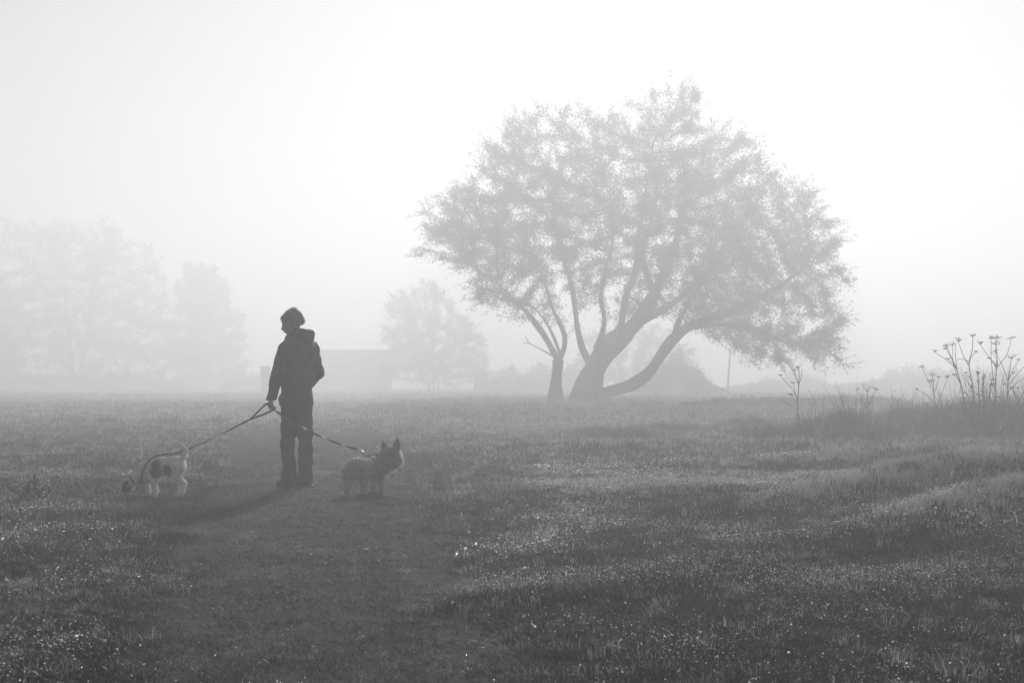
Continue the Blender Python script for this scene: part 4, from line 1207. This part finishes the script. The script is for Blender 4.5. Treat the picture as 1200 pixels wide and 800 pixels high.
# ------------------------------------------------------------------ shaggy prick-eared terrier
DR = 12.85; S3 = DR / FPX; RX, RY = 427, 577
rw = at(RX, RY, DR); rw.z = float(H(rw.x, rw.y)) + 0.004
q3 = lambda a, b, d=0.0: np.array([(a - RX) * S3, d, (RY - b) * S3])
r3 = lambda a, b, d, r: (*q3(a, b, d), r)
dogB = Field()
dogB.ell(q3(416.5, 549.8, -0.13), (0.094, 0.094, 0.090), 0.04)
dogB.ell(q3(424, 547, -0.06), (0.088, 0.10, 0.084), 0.05)
dogB.ell(q3(433, 547, 0.02), (0.085, 0.12, 0.084), 0.05)
dogB.ell(q3(443, 547, 0.11), (0.082, 0.095, 0.092), 0.05)
dogB.chain([r3(444, 543, 0.12, 0.075), r3(450, 537, 0.13, 0.068), r3(455, 535, 0.12, 0.066)], 0.03)
dogB.ell(q3(457.5, 535, 0.10), (0.075, 0.076, 0.072), 0.03)
dogB.chain([r3(461, 539, 0.075, 0.046), r3(465.5, 540.5, 0.045, 0.034)], 0.02)
dogB.ell(q3(457, 545, 0.08), (0.052, 0.050, 0.046), 0.03)                      # beard and ruff
dogB.cap(q3(411, 545, -0.19), q3(409.5, 543.5, -0.215), 0.028, 0.016, 0.03)     # stub of tail
for (x0, x1, d0) in ((412, 409, -0.17), (426, 428.3, -0.13)):                   # hind legs
    dogB.chain([r3(x0, 551, d0, 0.058), r3(x1 + 0.6, 560, d0 + 0.04, 0.044), r3(x1, 567, d0 - 0.02, 0.032), r3(x1, 574.5, d0 - 0.005, 0.030)], 0.02)
    dogB.cap(q3(x1, 575, d0 - 0.005), q3(x1 + 1.2, 575.5, d0 + 0.03), 0.024, 0.020, 0.01)
for (x0, x1, d0) in ((438, 436.3, 0.09), (445, 445.5, 0.12)):                   # forelegs
    dogB.chain([r3(x0, 554, d0, 0.044), r3(x1, 564, d0, 0.033), r3(x1, 574, d0, 0.029)], 0.02)
    dogB.cap(q3(x1, 574.8, d0), q3(x1 + 1.2, 575.2, d0 + 0.02), 0.024, 0.020, 0.01)
def patchB(v):
    return np.clip(0.8 * (np.sin(v[:, 0] * 23 + 1) * np.sin(v[:, 1] * 15) * 0.5 + 0.4) * sstep(0.12, 0.3, v[:, 2]), 0, 1)
lc, ld = (-0.30, -0.36, -0.012), (0.42, 0.32, 0.50)
dog2 = field_obj('dog', dogB, lc, ld, 0.0075, M_fur_t, None, rw, patchB)
tag(dog2, 'shaggy pale terrier with pricked ears, seen from behind, head turned aside', 'dog', 'dogs on leads')
def flowB(c):
    back = np.stack([np.full(len(c), -0.25), np.full(len(c), -0.5), np.full(len(c), -0.75)], -1)
    head = unit(c - q3(456, 538, 0.10)) * 0.4 + np.array([0.1, -0.1, -0.4])
    w = sstep(0.10, 0.20, c[:, 0])[:, None]
    return back * (1 - w) + head * w
strands(dogB, lc, ld, 30000, lambda c: np.where(c[:, 2] < 0.17, 0.014, np.where(c[:, 0] > 0.17, 0.040, 0.034)), 0.0011, flowB, rngd, M_hair_t, 'fur', dog2, patchB, None, 0.010, 0.75)
for (b0, t0) in (((451.5, 530, 0.13), (446.5, 516.0, 0.12)), ((463.0, 528.5, 0.09), (465.5, 512.5, 0.08))):
    a = q3(*b0); t = q3(*t0); m_ = a * 0.45 + t * 0.55
    fe = Field(); fe.ell(a * 0.7 + t * 0.3, (0.040, 0.016, 0.050), 0.012, (math.atan2(t[0] - a[0], t[2] - a[2]), 'Y')).cap(m_, t, 0.022, 0.005, 0.015)
    lo = np.minimum(a, t) - 0.06; hi = np.maximum(a, t) + 0.05
    eo = field_obj('ear', fe, lo, hi, 0.004, M_fur_t, dog2, None, lambda v: np.full(len(v), 0.7))
    strands(fe, lo, hi, 500, 0.014, 0.0010, unit((t - a)[None])[0] * 0.8, rngd, M_hair_t, 'fur', eo, lambda v: np.full(len(v), 0.3), None, 0.006, 0.5)
ball('nose', 0.016, M_black, dog2, q3(469.3, 539.0, 0.028), 1, 1, 0.8)
ball('eye', 0.0095, M_black, dog2, q3(462.0, 534.8, 0.035)); ball('eye', 0.0095, M_black, dog2, q3(466.5, 534.5, 0.105))
torsoB = Field(); torsoB.ops = dogB.ops[:4]
h2 = field_obj('harness', strap_f(torsoB, q3(430.5, 546, 0.00), (0.42, 0.90, 0.0), 0.010, 0.016), (-0.20, -0.15, 0.08), (0.22, 0.15, 0.36), 0.006, M_strap, dog2)
v, f = tube(spline([r3(430.5, 534.0, 0.0, 0.008), r3(438, 533.0, 0.06, 0.008), r3(444, 532.5, 0.10, 0.007)], 0.02), 6)
obj('back_strap', np_mesh('back_strap', v, f, True), M_strap, h2)

# ------------------------------------------------------------------ the two leads: flat webbing that twists
def ribbon(rows, width, thick, twist, base_ang=0.0):
    """flat strap along rows (x,y,z,1), a closed box section"""
    P = np.asarray(rows)[:, :3]; m = len(P)
    T = unit(np.gradient(P, axis=0))
    up = np.array([0, 0, 1.0]); sd = unit(np.cross(T, up)); nn = np.cross(sd, T)
    a = base_ang + twist * np.linspace(0, 1, m)
    u = np.cos(a)[:, None] * sd + np.sin(a)[:, None] * nn; w = np.cross(T, u)
    V = np.stack([P + u * width / 2 + w * thick / 2, P - u * width / 2 + w * thick / 2, P - u * width / 2 - w * thick / 2, P + u * width / 2 - w * thick / 2], 1).reshape(-1, 3)
    i = np.arange(m - 1)[:, None] * 4; j = np.arange(4)[None]
    F = np.stack([i + j, i + (j + 1) % 4, i + 4 + (j + 1) % 4, i + 4 + j], -1).reshape(-1, 4)
    F = np.concatenate([F, [[3, 2, 1, 0]], [[4 * (m - 1), 4 * (m - 1) + 1, 4 * (m - 1) + 2, 4 * (m - 1) + 3]]])
    return V, F
def sag(a, b, n, dip):
    t = np.linspace(0, 1, n)[:, None]
    P = np.array(a) * (1 - t) + np.array(b) * t
    P[:, 2] -= dip * 4 * (t * (1 - t))[:, 0]
    return np.concatenate([P, np.ones((n, 1))], 1)
hand = np.array(pw) + hp + np.array([0.004, 0, -0.046])

# lead of the sniffing dog
A0 = np.array(at(293, 491, 13.15)); B0 = np.array(lw) + q(174.5, 540.0, 0.0) + np.array([0, -0.004, 0.006])
T0 = np.array(lw) + q(212, 529.5, -0.045)
l1 = empty('dog_lead', tuple(hand)); tag(l1, 'taut dark webbing lead running from the hand to the sniffing patched dog', 'dog lead', 'dog leads')
hv = Vector(hand)
def rel(P): P = P.copy(); P[:, :3] -= np.array(hand); return P
path1 = spline(np.array([(*A0, 1), (*(A0 * 0.5 + T0 * 0.5 + np.array([0, 0, -0.012])), 1), (*T0, 1), (*(np.array(lw) + q(197, 532.0, -0.03)), 1), (*(np.array(lw) + q(184, 535.0, -0.004) + np.array([0, 0, 0.012])), 1), (*B0, 1)]), 0.04)
v, f = ribbon(rel(path1), 0.016, 0.004, 5.0, 0.9)
obj('strap', np_mesh('strap', v, f), M_strap, l1)
c1 = hand + np.array([-0.035, -0.03, 0.035]); c2 = hand + np.array([0.045, 0.0, -0.010])
loop = spline(np.array([(*A0, 1), (*(A0 * 0.5 + c1 * 0.5), 1), (*c1, 1), (*(hand + np.array([0.0, -0.01, 0.012])), 1), (*c2, 1), (*(A0 * 0.45 + c2 * 0.55 + np.array([0, 0, -0.008])), 1), (*A0, 1)]), 0.03)
v, f = ribbon(rel(loop), 0.018, 0.004, 0.6, 1.3)
obj('handle_loop', np_mesh('handle_loop', v, f), M_strap, l1)
v, f = tube([(*(B0 - hand + np.array([0.05, 0, 0.014])), 0.006), (*(B0 - hand), 0.008)], 8)
obj('clip', np_mesh('clip', v, f, True), M_metal, l1)

# lead of the shaggy dog
B1 = np.array(rw) + q3(430.5, 534.0, 0.0) + np.array([0, 0, 0.012]); A1 = hand + np.array([0.02, -0.03, -0.012])
l2 = empty('dog_lead', tuple(hand)); tag(l2, 'twisted webbing lead crossing the trousers to the shaggy prick-eared dog', 'dog lead', 'dog leads')
p2 = sag(A1, B1 + (A1 - B1) * 0.10, 60, 0.03)
p2[:, 1] -= 0.16 * np.sin(np.linspace(0, 1, 60) * math.pi) ** 0.7
v, f = ribbon(rel(p2), 0.022, 0.003, 14.0, 0.4)
obj('strap', np_mesh('strap', v, f), M_strap, l2)
e0 = p2[-1, :3]
v, f = tube([(*(e0 - hand), 0.007), (*((e0 * 0.5 + B1 * 0.5) - hand), 0.009), (*(B1 - hand), 0.006)], 8)
obj('clip', np_mesh('clip', v, f, True), M_metal, l2)
lp = spline(np.array([(*A1, 1), (*(hand + np.array([-0.03, -0.02, 0.02])), 1), (*(hand + np.array([-0.02, 0.03, 0.03])), 1), (*(hand + np.array([0.03, 0.02, -0.01])), 1), (*A1, 1)]), 0.02)
v, f = ribbon(rel(lp), 0.020, 0.003, 0.5, 1.3)
obj('handle_loop', np_mesh('handle_loop', v, f), M_strap, l2)

# ------------------------------------------------------------------ the fog
hz = obj('haze', box_me('haze', -430, 430, -90, 440, -2.0, HAZE_TOP), None)
m, nt, out = mat_new('haze')
pv = N(nt, 'ShaderNodeVolumePrincipled')
pv.inputs['Color'].default_value = (0.97, 0.97, 0.97, 1)
pv.inputs['Density'].default_value = HAZE_DENSITY
pv.inputs['Anisotropy'].default_value = HAZE_G
pv.inputs['Density Attribute'].default_value = ''
nt.links.new(pv.outputs[0], out.inputs['Volume'])
try: m.cycles.homogeneous_volume = True
except Exception as e: print(e)
hz.data.materials.append(m)
tag(hz, 'pale morning fog filling the meadow', 'fog', kind='stuff')
